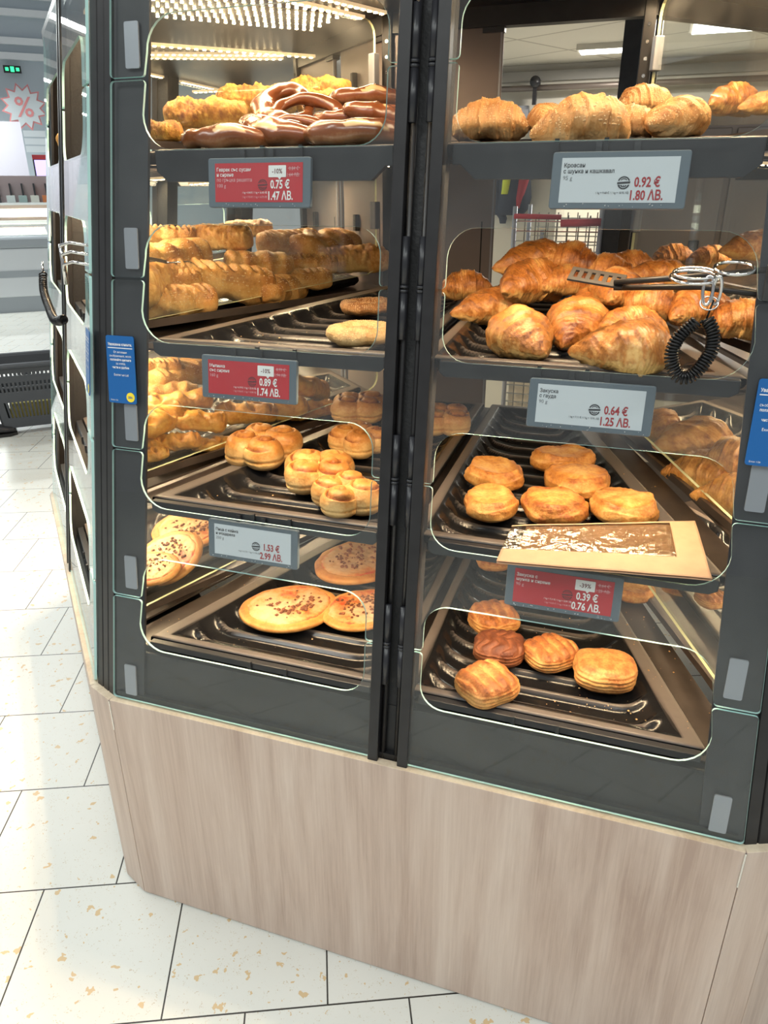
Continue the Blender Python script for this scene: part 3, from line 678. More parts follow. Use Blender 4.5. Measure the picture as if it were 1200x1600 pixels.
# ------------------------------------------------------------------ price tags and notices
def stamp(mb, cx, cy, r, z, mi):
    for a0, a1 in ((20, 160), (200, 340)):
        o = arc(cx, cy, r, a0, a1, 12); i = arc(cx, cy, r*.80, a1, a0, 12)
        pts = [(x, y, z) for x, y in o+i]; n = 13
        for q in range(12): mb.add([pts[q], pts[q+1], pts[2*n-2-q], pts[2*n-1-q]], [(0, 1, 2, 3)], mi)
    for a0, a1 in ((40, 140), (220, 320)):
        o = arc(cx, cy, r*.68, a0, a1, 8); i = arc(cx, cy, r*.55, a1, a0, 8); pts = [(x, y, z) for x, y in o+i]; n = 9
        for q in range(8): mb.add([pts[q], pts[q+1], pts[2*n-2-q], pts[2*n-1-q]], [(0, 1, 2, 3)], mi)
    w = r*1.02; mb.add([(cx-w, cy-r*.22, z), (cx+w, cy-r*.10, z), (cx+w, cy+r*.22, z), (cx-w, cy+r*.10, z)], [(0, 1, 2, 3)], mi)
    for q in range(5):
        x = cx-w*.7+q*w*.32; mb.add([(x, cy-r*.5, z), (x+r*.16, cy-r*.5, z), (x+r*.2, cy-r*.36, z), (x, cy-r*.36, z)], [(0, 1, 2, 3)], mi)
def price_tag(label, xc, k, lines, weight, eur, lev, small, disc=None, old=None, small2=None):
    s0 = (SH[k]-HB)/math.cos(LN)-.053
    y = GY+s0*math.sin(LN)+.014; z = HB+s0*math.cos(LN)
    T = thing('price_tag', label, 'price tag', (xc, y, z), (PI/2-LN, 0, 0), 'electronic shelf price tags')
    w, h = .0895, .0365
    mb = MB(); mb.prism(rrect(-w, w, -h, h, .004), .009); mb.obj('bezel', M['bezel'], T, bevel=.0015)
    red = disc is not None
    sw, sh = .0765, .0285
    mb = MB(); mb.box(-sw, sw, -sh, sh, .0035, .0051); mb.obj('screen', M['scr_r' if red else 'scr_w'], T)
    zt = .0056; mb = MB()
    mats = [M['ink_w'] if red else M['ink_k'], M['ink_w'] if red else M['ink_r'], M['ink_d'] if red else M['ink_k'], M['ink_p'] if red else M['ink_g'], M['ink_r'], M['ink_k']]
    yy = .0165
    for i, ln in enumerate(lines):
        text_into(mb, ln, -.0735, yy, .0076, zt, 0 if (not red or i < 2) else 3, bold=.012 if i < 2 else 0, sx=.92); yy -= .0075
    text_into(mb, weight, -.0735, yy-.001, .0075, zt, 3)
    text_into(mb, eur, .0550, -.0085, .0172, zt, 1, 'RIGHT', .025, .73)
    text_into(mb, lev, .0605, -.0250, .0172, zt, 1, 'RIGHT', .025, .73)
    stamp(mb, .008, -.0035, .0082, zt, 2)
    text_into(mb, small, .0165, -.0175 if not red else -.0160, .0042, zt, 0, 'RIGHT', 0, .8)
    if small2: text_into(mb, small2, .0165, -.0225, .0042, zt, 3, 'RIGHT', 0, .8)
    if old:
        text_into(mb, old[0], .0700, .0175, .0074, zt, 3, 'RIGHT', 0, .85); text_into(mb, old[1], .0715, .0085, .0074, zt, 3, 'RIGHT', 0, .85)
        for yq in (.0200, .0110): mb.add([(.052, yq, zt), (.072, yq+.0004, zt), (.072, yq+.0011, zt), (.052, yq+.0007, zt)], [(0, 1, 2, 3)], 3)
    mb.obj('lettering', mats, T)
    if disc:
        b = MB(); b.prism(rrect(.0185, .0485, .0075, .0245, .001), .0006); b.prism([(.0345, .0077), (.0375, .0040), (.0405, .0077)], .0006)
        o = b.obj('discount_bubble', M['ink_w'], T); o.location.z = .0056
        b = MB(); text_into(b, disc, .0335, .0128, .0098, .0005, 0, 'CENTER', .015, .9); b.obj('discount_text', M['ink_d'], o)
    for q in (-.03, .02):
        mb = MB(); mb.box(q-.004, q+.004, h-.002, h+.012, -.003, .001); mb.obj('clip', M['rail'], T)
    # spilled flakes along the lower edge of the bezel
    rr = random.Random(int(xc*1000)+k); mb = MB()
    for _ in range(26 if k == 0 or (k == 1 and xc > .6) else 12):
        a, b_, r = rr.uniform(-w*.9, w*.9), -h+rr.uniform(.0015, .0065), rr.uniform(.0004, .0011)
        mb.add([(a-r, b_, .005), (a, b_-r*.7, .005), (a+r, b_+r*.3, .005), (a, b_+r, .005), (a, b_, .005+r)], [(0, 1, 4), (1, 2, 4), (2, 3, 4), (3, 0, 4)])
    o = mb.obj('flakes', M['ink_w'], T); o['kind'] = 'stuff'
    return T
def notice(name, R, x0, s0, w=.058, h=.118, lines=()):
    mb = MB(); mb.prism(rrect(0, w, 0, h, .004), .0016)
    o = on_glass(mb.obj(name, M['blue'], R)); v = Euler((PI/2-LN, 0, 0)).to_matrix() @ Vector((x0, s0, .0045)); o.location = Vector((0, GY, HB))+v
    t = MB(); z = .0011
    text_into(t, 'Уважаеми клиенти,', w/2, h*.855, .0066, z, 0, 'CENTER', .02, .80)
    t.add([(w*.06, h*.815, z), (w*.94, h*.815, z), (w*.94, h*.827, z), (w*.06, h*.827, z)], [(0, 1, 2, 3)], 0)
    for i, (ln, b) in enumerate((('От хигиенни', 0), ('съображения, моля,', 0), ('ползвайте щипките', .02), ('за хляба,', 0), ('чисти и удобни.', .02), ('', 0), ('Екипът на Lidl', 0))):
        if ln: text_into(t, ln, w/2, h*(.745-.056*i), .0056, z, 0, 'CENTER', b, .84)
    text_into(t, 'Блок 1/26', w*.08, h*.035, .0034, z, 0)
    t.obj('lettering', M['ink_w'], o)
    c = MB(); c.prism([(w*.80+.0085*math.cos(a*PI/12), h*.10+.0085*math.sin(a*PI/12)) for a in range(24)], .0006); l = c.obj('round_logo', M['yellow'], o); l.location.z = .0011
    c = MB(); text_into(c, 'LIDL', w*.80, h*.10-.0018, .0052, .0006, 0, 'CENTER', .03, .95); c.obj('logo_text', M['blue'], l)
    return o
# ------------------------------------------------------------------ pastry shapes (origin at the middle of each)
def ns(x, y, z, f, sd=0): return noise.noise(Vector((x*f+sd*7.3, y*f-sd*3.1, z*f+sd*1.7)))
def grid_mesh(name, n, m, fn):
    """closed body of revolution-like rings; fn(t, a) -> x, y, z, bake"""
    V, B = [], []
    def put(t, a):
        q = fn(t, a); V.append(q[:3]); B.append(q[3])
    put(0, 0)
    for i in range(1, n):
        for j in range(m): put(i/n, 2*PI*j/m)
    put(1, 0)
    F = [(0, 1+(j+1) % m, 1+j) for j in range(m)]
    for i in range(n-2):
        for j in range(m):
            a = 1+i*m+j; b = 1+i*m+(j+1) % m; F.append((a, b, b+m, a+m))
    l = len(V)-1; F += [(l, 1+(n-2)*m+j, 1+(n-2)*m+(j+1) % m) for j in range(m)]
    return finish(name, V, F, B)
def finish(name, V, F, B):
    me = bpy.data.meshes.new(name); me.from_pydata(V, [], F)
    at = me.attributes.new('bake', 'FLOAT', 'POINT'); at.data.foreach_set('value', B)
    bm = bmesh.new(); bm.from_mesh(me); bmesh.ops.recalc_face_normals(bm, faces=bm.faces); bm.to_mesh(me); bm.free()
    me.polygons.foreach_set('use_smooth', [True]*len(me.polygons)); me.update(); return me
def croissant(sd, L=.125, W=.085, H=.066, bump=1, fat=1.0):
    r0 = random.Random(sd); bend = r0.uniform(.006, .022)*(-1 if sd % 2 else 1); tw = r0.uniform(-.16, .16); slant = r0.uniform(.05, .16)
    off = r0.uniform(-.12, .12); cuts = sorted(r0.uniform(a-.05, a+.05) for a in (.24, .50, .72, .88))
    def fn(t, a):
        u = 2*t-1; au = abs(u)
        pr = max(0, 1-au**(2.0*fat))**.80
        ca, sa = math.cos(a), math.sin(a)
        q = u + off*(1-au) + slant*ca + .06*ns(ca, sa, u, 1.8, sd) + tw*.2*sa
        aq = abs(q); step = 1.0; edge = 0; prev = 0
        for c in cuts:
            if aq > c: step -= .055
            dq = aq-c; edge += math.exp(-(dq/.016)**2)*(1 if dq < 0 else .5)
            step += .050*math.exp(-(max(0, -dq)/.07)**2)*(1 if dq <= 0 else 0) - .035*math.exp(-(dq/.02)**2)*(1 if dq > 0 else 0)
        fine = math.sin(aq*95+3*ns(ca, sa, u, 2.5, sd))
        w = W/2*pr*step; h = H/2*pr**.85*step
        x = L/2*u; y = w*ca; z = h*sa
        y += bend*(u*u*2-.5)
        if sa < -.35: z = max(z, -H/2*.74)
        d = .0050*ns(x, y, z, 40, sd) + bump*(.0024*abs(ns(x, y, z, 140, sd)) + .0011*ns(x, y, z, 320, sd))*(1 if sa > -.3 else .3) + .0005*fine
        y += ca*d; z += sa*d
        z -= .010*au**2.5
        b = .46 + .26*sa*.7 + .20*edge + .08*fine*.6 + .30*ns(x, y, z, 20, sd+3)
        if sa < -.3: b -= .18
        return x, y, z, b
    return grid_mesh('crust', 90, 52, fn)
def gouda(sd):
    r0 = random.Random(sd+50); ax = r0.uniform(.9, 1.06); dip = r0.choice((.004, -.002, .006, .001, .003)); ph = r0.uniform(0, 6)
    def fn(t, a):
        # t from bottom centre to top centre
        v = PI*(t-.5); c = max(0, math.cos(v)); s = math.sin(v)
        r = .0485*c**.55; z = .0175*(abs(s)**.75)*(1 if s > 0 else -1)
        k = 1+.05*math.cos(2*a+ph)+.035*math.cos(3*a+ph*2)
        x, y = r*k*math.cos(a)*ax, r*k*math.sin(a)/ax*.95
        rr = r/.0485
        if s > 0:
            z -= dip*max(0, 1-(rr/.75)**2)
            z += .0030*math.exp(-((rr-.80)/.09)**2)*(1+.7*math.cos(2*a+ph))
            z -= .0028*math.exp(-((rr-.93+.05*math.sin(a*2+ph))/.035)**2)
        if s < -.2: z = max(z, -.0175)
        d = .0055*ns(x, y, z, 40, sd) + .0022*abs(ns(x, y, z, 130, sd)) + .0008*ns(x, y, z, 300, sd); x += math.cos(a)*d; y += math.sin(a)*d; z += d*.7*(1 if s > 0 else .2)
        b = .38+.22*ns(x, y, z, 34, sd+9)+(.22 if s > 0 else 0)*math.exp(-((rr-.82)/.14)**2)+(.12 if s < .1 else 0)+(.2 if sd % 5 == 4 else 0)
        return x, y, z, b
    return grid_mesh('crust', 40, 56, fn)
def slit(sd):
    r0 = random.Random(sd+90); ang = r0.uniform(-.3, .3); smooth_top = sd == 3; lattice = sd == 1
    def fn(t, a):
        v = PI*(t-.5); c = max(0, math.cos(v)); s = math.sin(v)
        ca, sa = math.cos(a), math.sin(a); q = (abs(ca)**2.7+abs(sa)**2.7)**(-1/2.7)
        r = .0455*q*c**.62; z = .0235*abs(s)**.85*(1 if s > 0 else -1)
        x, y = r*ca*1.04, r*sa*.95
        b = .42
        if s > 0:
            X, Y = x*math.cos(ang)+y*math.sin(ang), -x*math.sin(ang)+y*math.cos(ang)
            if smooth_top: z += .0012*ns(x, y, 0, 60, sd)
            else:
                w = .9*math.sin(Y*150+sd) if lattice else .5*ns(x, y, 0, 40, sd)
                g = abs(math.sin(X*PI/.019+w))**.6
                z += (.0052*g-.003)*min(1, s*1.6); b += .35*(g-.5) 
        if smooth_top or s < .35: # flaky layers on the flank
            ly = math.sin(z*PI/.0032+2*ns(x, y, z, 40, sd)); x *= 1+.022*ly*(1-abs(s)); y *= 1+.022*ly*(1-abs(s)); b -= .28*(1-abs(s))+.08*ly
        if s < -.2: z = max(z, -.0205)
        d = .004*ns(x, y, z, 36, sd)+.0012*abs(ns(x, y, z, 150, sd)); x += ca*d; y += sa*d; z += .5*d
        b += .22*ns(x, y, z, 30, sd+2)
        return x, y, z, b
    return grid_mesh('crust', 54, 80, fn)
def rosette(sd):
    V, F, B = [], [], []
    r0 = random.Random(sd+20); k = 4
    for q in range(k):
        a0 = 2*PI*q/k+.5+r0.uniform(-.15, .15); cx, cy = .0325*math.cos(a0), .0325*math.sin(a0)
        R = .0345*r0.uniform(.92, 1.08); ph = r0.uniform(0, 6); hh = r0.uniform(.9, 1.1)
        def fn(t, a):
            v = PI*(t-.5); c = max(0, math.cos(v)); s = math.sin(v)
            r = R*c**.6; z = .025*hh*(abs(s)**.85)*(1 if s > 0 else -1)
            x, y = r*math.cos(a), r*math.sin(a); rr = r/R; b = .36
            if s > .05:
                sp = (rr*1.7 - a/(2*PI) + ph) % 1
                g = math.exp(-((sp-.5)/.11)**2)*sm((.95-rr)/.1)
                z += .0060*(1-rr)*1.2 - .0065*g*min(1, s*2); b += .42*g*(.4+rr) + .34*(s-.35)
            else:
                gz = math.exp(-((z+.006)/.0022)**2); x *= 1-.05*gz; y *= 1-.05*gz; b += .28*gz - .24
            if s < -.2: z = max(z, -.024)
            x += cx; y += cy
            d = .003*ns(x, y, z, 38, sd)+.0006*ns(x, y, z, 200, sd); x += math.cos(a)*d; y += math.sin(a)*d; z += .5*d
            b += .20*ns(x, y, z, 24, sd+5)
            return x, y, z, b
        me = grid_mesh('tmp', 44, 56, fn); o = len(V)
        V += [tuple(v.co) for v in me.vertices]; F += [tuple(i+o for i in p.vertices) for p in me.polygons]
        B += [d.value for d in me.attributes['bake'].data]; bpy.data.meshes.remove(me)
    return finish('crust', V, F, B)
def loaf(L, W, H, sd, kind):
    r0 = random.Random(sd+300); bend = r0.uniform(-.008, .008)
    def fn(t, a):
        u = 2*t-1; au = abs(u); pr = max(0, 1-au**5.5)**.45
        ca, sa = math.cos(a), math.sin(a); p = 2.5
        q = (abs(ca)**p+abs(sa)**p)**(-1/p)
        lump = 1+.10*ns(u*2, 0, 0, 1.7, sd)+.05*ns(u*5, 0, 0, 1.3, sd); x = L/2*u; y = W/2*pr*q*ca*lump; z = H/2*pr**.7*q*sa*lump; b = .40
        y += bend*(u*u*2-.6)
        if kind == 'slash' and sa > .1:
            g = math.exp(-(((x*1.0+y*.45)/.0165+sd*.3) % 1-.5)**2/.030)*sm((W*.40-abs(y))/.008)*(1 if au < .86 else 0)
            z -= .017*g; b += .10*g; b -= .05
            b += .16*(1 if abs(y) > W*.36 else 0)
        if kind == 'braid':
            w = math.sin(x*PI/.022+1.6*math.copysign(1, ca)*abs(ca)); y *= 1+.10*w; z *= 1+.10*w; b += .18*w
        if kind == 'lattice' and sa > .0:
            row = (y/W*2); cell = math.sin((x/.0115)*PI*.5+(1.57 if row > 0 else 0)+row*1.4)
            g = max(0, cell)**1.5*math.exp(-((abs(row)-.42)/.30)**2)*(1 if au < .88 else 0)
            z -= .018*g; b += .12*g-.05
            z += .003*math.cos(x/.0115*PI*.5)*sa
        if kind == 'cheese' and sa > -.2:
            d2 = abs(ns(x, y, z, 95, sd))+.6*abs(ns(x, y, z, 190, sd)); z += .0065*d2; y += .004*d2*ca; b += .55*(.42-d2)
        if sa < -.4: z = max(z, -H/2*.86)
        d = .006*ns(x, y, z, 34, sd)+.0022*abs(ns(x, y, z, 120, sd))+.0008*ns(x, y, z, 260, sd); y += ca*d; z += sa*d
        b += .3*ns(x, y, z, 24, sd+2)+(.14*sa)
        if sa < -.3: b -= .12
        return x, y, z, b
    return grid_mesh('crust', 72, 44, fn)
def tube_mesh(P, rad, m, sd, bakefn, squash=.85, closed=True, d0=.003):
    V, F, B = [], [], []; n = len(P)
    for i in range(n):
        p = Vector(P[i]); t = (Vector(P[(i+1) % n])-Vector(P[i-1])) if closed or 0 < i < n-1 else (Vector(P[min(i+1, n-1)])-Vector(P[max(i-1, 0)]))
        t.normalize(); w = Vector((-t.y, t.x, 0)).normalized(); u = t.cross(w)*-1
        if u.z < 0: u = -u
        for j in range(m):
            a = 2*PI*j/m; r = rad(i/n)
            v = p+w*math.cos(a)*r+u*math.sin(a)*r*squash
            d = d0*ns(v.x, v.y, v.z, 45, sd); v += (w*math.cos(a)+u*math.sin(a))*d
            V.append(tuple(v)); B.append(bakefn(i/n, math.sin(a), v))
    for i in range(n if closed else n-1):
        for j in range(m): F.append((i*m+j, i*m+(j+1) % m, ((i+1) % n)*m+(j+1) % m, ((i+1) % n)*m+j))
    if not closed: F += [tuple(range(m)), tuple((n-1)*m+j for j in range(m))]
    return V, F, B
def ring(sd):
    P = [((.045+.002*math.sin(3*a))*math.cos(a), (.045+.0015*math.cos(2*a))*math.sin(a), 0) for a in (2*PI*i/72 for i in range(72))]
    V, F, B = tube_mesh(P, lambda t: .0168+.0015*math.sin(2*PI*t*2), 26, sd, lambda t, s, v: .40+.2*s+.2*ns(v.x, v.y, v.z, 40, sd)+(.22 if sd == 0 else -.22))
    return finish('crust', V, F, B)
def pretzel(sd):
    # classic looped pretzel: belly at the front, crossed arms
    key = [(-.018, -.046, .010), (-.022, -.020, .008), (-.004, .004, .012), (.020, .022, .006), (.050, .026, 0), (.068, .002, 0), (.060, -.030, 0), (.030, -.050, 0), (0, -.054, .002),
           (-.030, -.050, 0), (-.060, -.030, 0), (-.068, .002, 0), (-.050, .026, 0), (-.020, .022, -.004), (.004, .004, -.004), (.022, -.020, .006), (.018, -.046, .010)]
    P = []; n = len(key)
    for i in range(n-1):
        p0, p1, p2, p3 = (Vector(key[max(0, min(n-1, i+d))]) for d in (-1, 0, 1, 2))
        for q in range(8):
            t = q/8; P.append(.5*((2*p1)+(p2-p0)*t+(2*p0-5*p1+4*p2-p3)*t*t+(3*p1-p0-3*p2+p3)*t**3))
    P.append(Vector(key[-1])); N_ = len(P)
    rad = lambda t: .0085+.0115*math.exp(-((t-.5)/.20)**2)+.002*math.sin(t*40+sd)*math.exp(-((t-.5)/.2)**2)
    def bk(t, s, v):
        e = abs(t-.5)/.075+abs(s-.62)*2.6+.35*ns(v.x, v.y, v.z, 60, sd)
        if e < .8: return -.10
        e2 = ns(v.x, v.y, v.z, 38, sd+4)
        return .05 if e2 > .60 and s > .2 else .52+.16*s
    V, F, B = tube_mesh(P, rad, 22, sd, bk, .9, False, .0035)
    return finish('crust', V, F, B)
def pizza_base(sd):
    r0 = random.Random(sd+70); ph = r0.uniform(0, 6); el = r0.uniform(1.03, 1.10)
    def R(a): return .079*(1+.03*math.cos(2*a+ph)+.018*math.cos(3*a+2*ph))
    def fn(t, a):
        v = PI*(t-.5); c = max(0, math.cos(v)); s = math.sin(v); rr = c**.5
        r = R(a)*rr; x, y = r*math.cos(a)*el, r*math.sin(a)/el*.98
        z = .0095*abs(s)**.7*(1 if s > 0 else -1)
        if s > 0: z -= .004*max(0, 1-(rr/.86)**6)
        d = .0025*ns(x, y, z, 40, sd); z += d*.6; x += d*math.cos(a); y += d*math.sin(a)
        return x, y, z, .36+.3*ns(x, y, z, 18, sd)+.2*(s > 0)*math.exp(-((rr-.93)/.05)**2)
    me = grid_mesh('crust', 30, 64, fn)
    V, F, B = [], [], []; n = 26; m = 72
    for i in range(n+1):
        for j in range(m):
            a = 2*PI*j/m; rr = .875*i/n*(1+.05*ns(math.cos(a), math.sin(a), 0, 2.5, sd))
            x, y = R(a)*rr*math.cos(a)*el, R(a)*rr*math.sin(a)/el*.98
            z = .0082+.0030*abs(ns(x, y, 0, 60, sd))+.0022*ns(x, y, 0, 130, sd)-.0045*max(0, (i/n-.86)/.14)**2
            V.append((x, y, z)); B.append(.0+.26*sm((i/n-.84)/.16)+.34*ns(x, y, 0, 17, sd+3)+.12*ns(x, y, 0, 45, sd))
    for i in range(n):
        for j in range(m): F.append((i*m+j, (i+1)*m+j, (i+1)*m+(j+1) % m, i*m+(j+1) % m))
    tp = finish('topping', V, F, B)
    mb = MB()
    for _ in range(75):
        a, q = r0.gauss(ph, 1.6), .72*math.sqrt(r0.random())*r0.uniform(.6, 1); x, y = R(a)*q*math.cos(a)*el, R(a)*q*math.sin(a)/el
        s = r0.uniform(.0014, .0044); pts = []
        for dx, dy, dz in ((1, 0, 0), (-1, 0, 0), (0, 1, 0), (0, -1, 0), (0, 0, 1), (0, 0, -1)): pts.append((x+dx*s*r0.uniform(.7, 1.4), y+dy*s*r0.uniform(.7, 1.4), .0108+dz*s*.8))
        mb.add(pts, [(0, 2, 4), (2, 1, 4), (1, 3, 4), (3, 0, 4), (2, 0, 5), (1, 2, 5), (3, 1, 5), (0, 3, 5)])
    return me, tp, mb.mesh('mince_bits', True)
def seeds_on(me, n, sd, up=.0):
    r0 = random.Random(sd); mb = MB(); k = 0; P = me.polygons; c = 0
    while k < n and c < n*12:
        c += 1; p = P[r0.randrange(len(P))]; nn = p.normal
        if nn.z < up or p.area < 1e-7: continue
        k += 1; o = Vector(p.center)+nn*.0004; t = nn.orthogonal().normalized(); t = Matrix.Rotation(r0.uniform(0, 6), 3, nn) @ t; w = nn.cross(t)
        a, b, h = .0017, .0010, .0006
        mb.add([o+t*a, o+w*b, o-t*a*.8, o-w*b, o+nn*h], [(0, 1, 4), (1, 2, 4), (2, 3, 4), (3, 0, 4)])
    return mb.mesh('sesame_seeds')
LIB = {}
def protos():
    for i in range(7): LIB['CR', i] = [('crust', croissant(i+1), K['CRg' if i > 3 else 'CR'])]
    for i in range(4):
        me = croissant(i+21, .14, .092, .07, .35, 1.4); LIB['SC', i] = [('crust', me, K['SC']), ('sesame_seeds', seeds_on(me, 620, i, -.1), M['seed'])]
    for i in range(6): LIB['GP', i] = [('crust', gouda(i), K['GP'])]
    for i in range(5): LIB['SP', i] = [('crust', slit(i), K['SPd'] if i == 1 else K['SP'])]
    for i in range(4): LIB['RB', i] = [('crust', rosette(i), K['RB'])]
    for i in range(4):
        me = loaf(.17, .072, .056, i, ('slash', 'slash', 'braid', 'cheese')[i]); L = [('crust', me, K['CS'])]
        if i < 3: L.append(('sesame_seeds', seeds_on(me, 420, i+40, -.1), M['seed']))
        LIB['CS', i] = L
    for i in range(3): LIB['LP', i] = [('crust', loaf(.13, .06, .040, i+10, 'lattice'), K['LP'])]
    for i in range(2): LIB['CB', i] = [('crust', loaf(.16, .06, .050, i+30, 'cheese'), K['CB'])]
    for i in range(4): LIB['PZ', i] = [('crust', pretzel(i), K['PZ'])]
    for i in range(2):
        me = ring(i); LIB['SR', i] = [('crust', me, K['SR']), ('sesame_seeds', seeds_on(me, 800, i+60, -.2), M['seed'])]
    for i in range(4):
        a, b, c = pizza_base(i); LIB['PI', i] = [('crust', a, K['PI']), ('topping', b, M['topping']), ('mince_bits', c, M['mince'])]
KIND = {'CR': ('croissant', 'croissant', 'croissants heaped in the case'), 'SC': ('sesame_croissant', 'croissant', 'sesame croissants on the top shelf'), 'GP': ('cheese_pastry', 'pastry', 'round gouda pastries'),
        'SP': ('puff_pastry', 'pastry', 'ridged puff pastries'), 'RB': ('swirl_bun', 'bun', 'four-swirl buns'), 'PI': ('pizza', 'pizza', 'small mince pizzas'), 'SR': ('sesame_ring', 'bread ring', 'sesame rings'),
        'CS': ('cheese_bread', 'bread', 'cheese breads behind the glass divider'), 'LP': ('lattice_pastry', 'pastry', 'lattice pastries behind the glass divider'), 'PZ': ('pretzel', 'pretzel', 'pretzels on the top shelf'), 'CB': ('cheese_roll', 'bread roll', 'cheese-crusted rolls')}
_first = {}
def pastry(kind, var, x, y, z, rz, rx, ry, sc, label):
    name, cat, grp = KIND[kind]; var %= sum(1 for q in LIB if q[0] == kind); key = (kind, var); E = math.radians
    if key not in _first:
        parts = LIB[key]
        root = mesh_obj(name, parts[0][1], parts[0][2])
        for nm, me, mt in parts[1:]:
            c = mesh_obj(nm, me, mt, root)
            if nm in ('sesame_seeds', 'mince_bits'): c['kind'] = 'stuff'
        _first[key] = root
    else:
        src = _first[key]; root = src.copy(); COL.objects.link(root)
        for ch in list(src.children):
            c = ch.copy(); COL.objects.link(c); c.parent = root
    root.location = (x, y, z); root.rotation_euler = (E(rx), E(ry), E(rz)); root.scale = (sc, sc, sc)
    return tag(root, label, cat, grp)
# ================================================================== build
rot = lambda loc, rz: (.595+(loc[0])*math.cos(rz)-(loc[1]-CY)*math.sin(rz), CY+loc[0]*math.sin(rz)+(loc[1]-CY)*math.cos(rz), 0)
SEC = {0: (.595, 0, 0), -1: rot((0, 0), -PI/4), 1: rot((0, 0), PI/4)}
front = section('bakery_display_case', 'front face of the bakery island with black centre post, glass flaps and pale oak base', SEC[0], 0, open_bay=1, dividers=(-1, 1))
left = section('bakery_display_case', 'bakery island face receding at the left, glass flaps seen edge-on', SEC[-1], -PI/4, corner=False, hinge=False)
right = section('bakery_display_case', 'bakery island face mostly hidden past the right corner post', SEC[1], PI/4, bays=(-1,), open_bay=-1, corner=False, hinge=False)
section('bakery_display_case', 'far face of the bakery island, glimpsed only through the left glass dividers', rot((0, 0), -PI/2), -PI/2, bays=(-1, 1), corner=False, hinge=False)
notice('blue_notice', front, -.556, .605)
notice('blue_notice', front, .494, .604)
notice('blue_notice', left, .5035, .605)
TL = {(0, -1): ('pretzel', 'two sesame rings', 'swirl bun', 'mince pizza'), }
names = {3: 'top', 2: 'second', 1: 'third', 0: 'bottom'}
hold = {(-1, 3): 'brown pretzels', (-1, 2): 'two sesame rings', (-1, 1): 'swirl buns', (-1, 0): 'three pizzas', (1, 3): 'sesame croissants', (1, 2): 'the croissant heap', (1, 1): 'six gouda pastries and a paper bag', (1, 0): 'five ridged puff pastries'}
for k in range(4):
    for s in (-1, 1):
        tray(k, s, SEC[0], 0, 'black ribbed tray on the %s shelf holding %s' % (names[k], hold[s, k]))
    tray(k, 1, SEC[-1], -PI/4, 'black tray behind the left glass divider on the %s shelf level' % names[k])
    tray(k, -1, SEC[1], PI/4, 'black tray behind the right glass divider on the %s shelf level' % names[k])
ON = 'EUR'
price_tag('red tag reading 0.75 € and -10% below the pretzels', .332, 3, ['Геврек със сусам', 'и сирене', 'по гръцка рецепта'], '100 g', '0.75 €', '1.47 ΛВ.', '1 kg = 8.40 € / 1 kg = 16.40 ΛВ.', '-10%', ('0.84 €', '1.64 ΛВ.'), '1 kg = 7.50 € / 1 kg = 14.70 ΛВ.')
price_tag('red tag reading 0.89 € and -10% below the sesame rings', .312, 2, ['Милинка', 'със сирене'], '160 g', '0.89 €', '1.74 ΛВ.', '1 kg = 6.19 € / 1 kg = 12.10 ΛВ.', '-10%', ('0.99 €', '1.94 ΛВ.'), '1 kg = 5.56 € / 1 kg = 10.88 ΛВ.')
price_tag('white tag reading 1.53 € below the swirl buns', .318, 1, ['Пица с кайма', 'и моцарела'], '250 g', '1.53 €', '2.99 ΛВ.', '1 kg = 6.12 € / 1 kg = 11.96 ΛВ.')
price_tag('white tag reading 0.92 € below the sesame croissants', .875, 3, ['Кроасан', 'с шунка и кашкавал'], '95 g', '0.92 €', '1.80 ΛВ.', '1 kg = 9.68 € / 1 kg = 18.95 ΛВ.')
price_tag('white tag reading 0.64 € below the croissant heap', .8725, 2, ['Закуска', 'с гауда'], '90 g', '0.64 €', '1.25 ΛВ.', '1 kg = 7.11 € / 1 kg = 13.91 ΛВ.')
price_tag('red tag reading 0.39 € and -39% under the paper bag', .865, 1, ['Закуска с', 'шунка и сирене'], '90 g', '0.39 €', '0.76 ΛВ.', '1 kg = 7.11 € / 1 kg = 13.91 ΛВ.', '-39%', ('0.64 €', '1.25 ΛВ.'), '1 kg = 4.33 € / 1 kg = 8.48 ΛВ.')
protos()
for kind, var, x, y, z, rz, rx, ry, sc, sh, label in ITEMS: pastry(kind, var, x, y, z, rz, rx, ry, sc, label)
# crumbs on the trays: nobody could count them
rr = random.Random(5); mb = MB()
for k, s, n in ((0, 1, 260), (0, -1, 70), (1, 1, 60), (1, -1, 60), (2, -1, 80), (2, 1, 30)):
    for _ in range(n):
        y = rr.uniform(yf(k)+.01, .72) if rr.random() < .8 else rr.uniform(yf(k), yf(k)+.1)
        xb = xo(y)+(.08 if k == 0 else .05); x = rr.uniform(.012, xb) if rr.random() < .5 else rr.uniform(xb*.55, xb)
        z = SH[k]+TILT*(y-yf(k)) + (.0005 if x > xo(y)-.02 and x < xo(y) else (-.0145 if x < xo(y)-.03 else -.0232))
        r = rr.choice((.0007, .001, .001, .0014, .0022)); a = rr.uniform(0, 6); e = rr.uniform(.4, 1)
        P = [(.595+s*x+r*math.cos(a+q)*(1 if q % 2 else e), y+r*math.sin(a+q), z) for q in (0, 1.6, 3.1, 4.7)]
        mb.add(P+[(.595+s*x, y, z+r*.7)], [(0, 1, 4), (1, 2, 4), (2, 3, 4), (3, 0, 4)])
o = mb.obj('crumbs', M['crumb']); tag(o, 'golden pastry crumbs scattered over the black trays and shelf plates', 'crumbs', None, 'stuff')
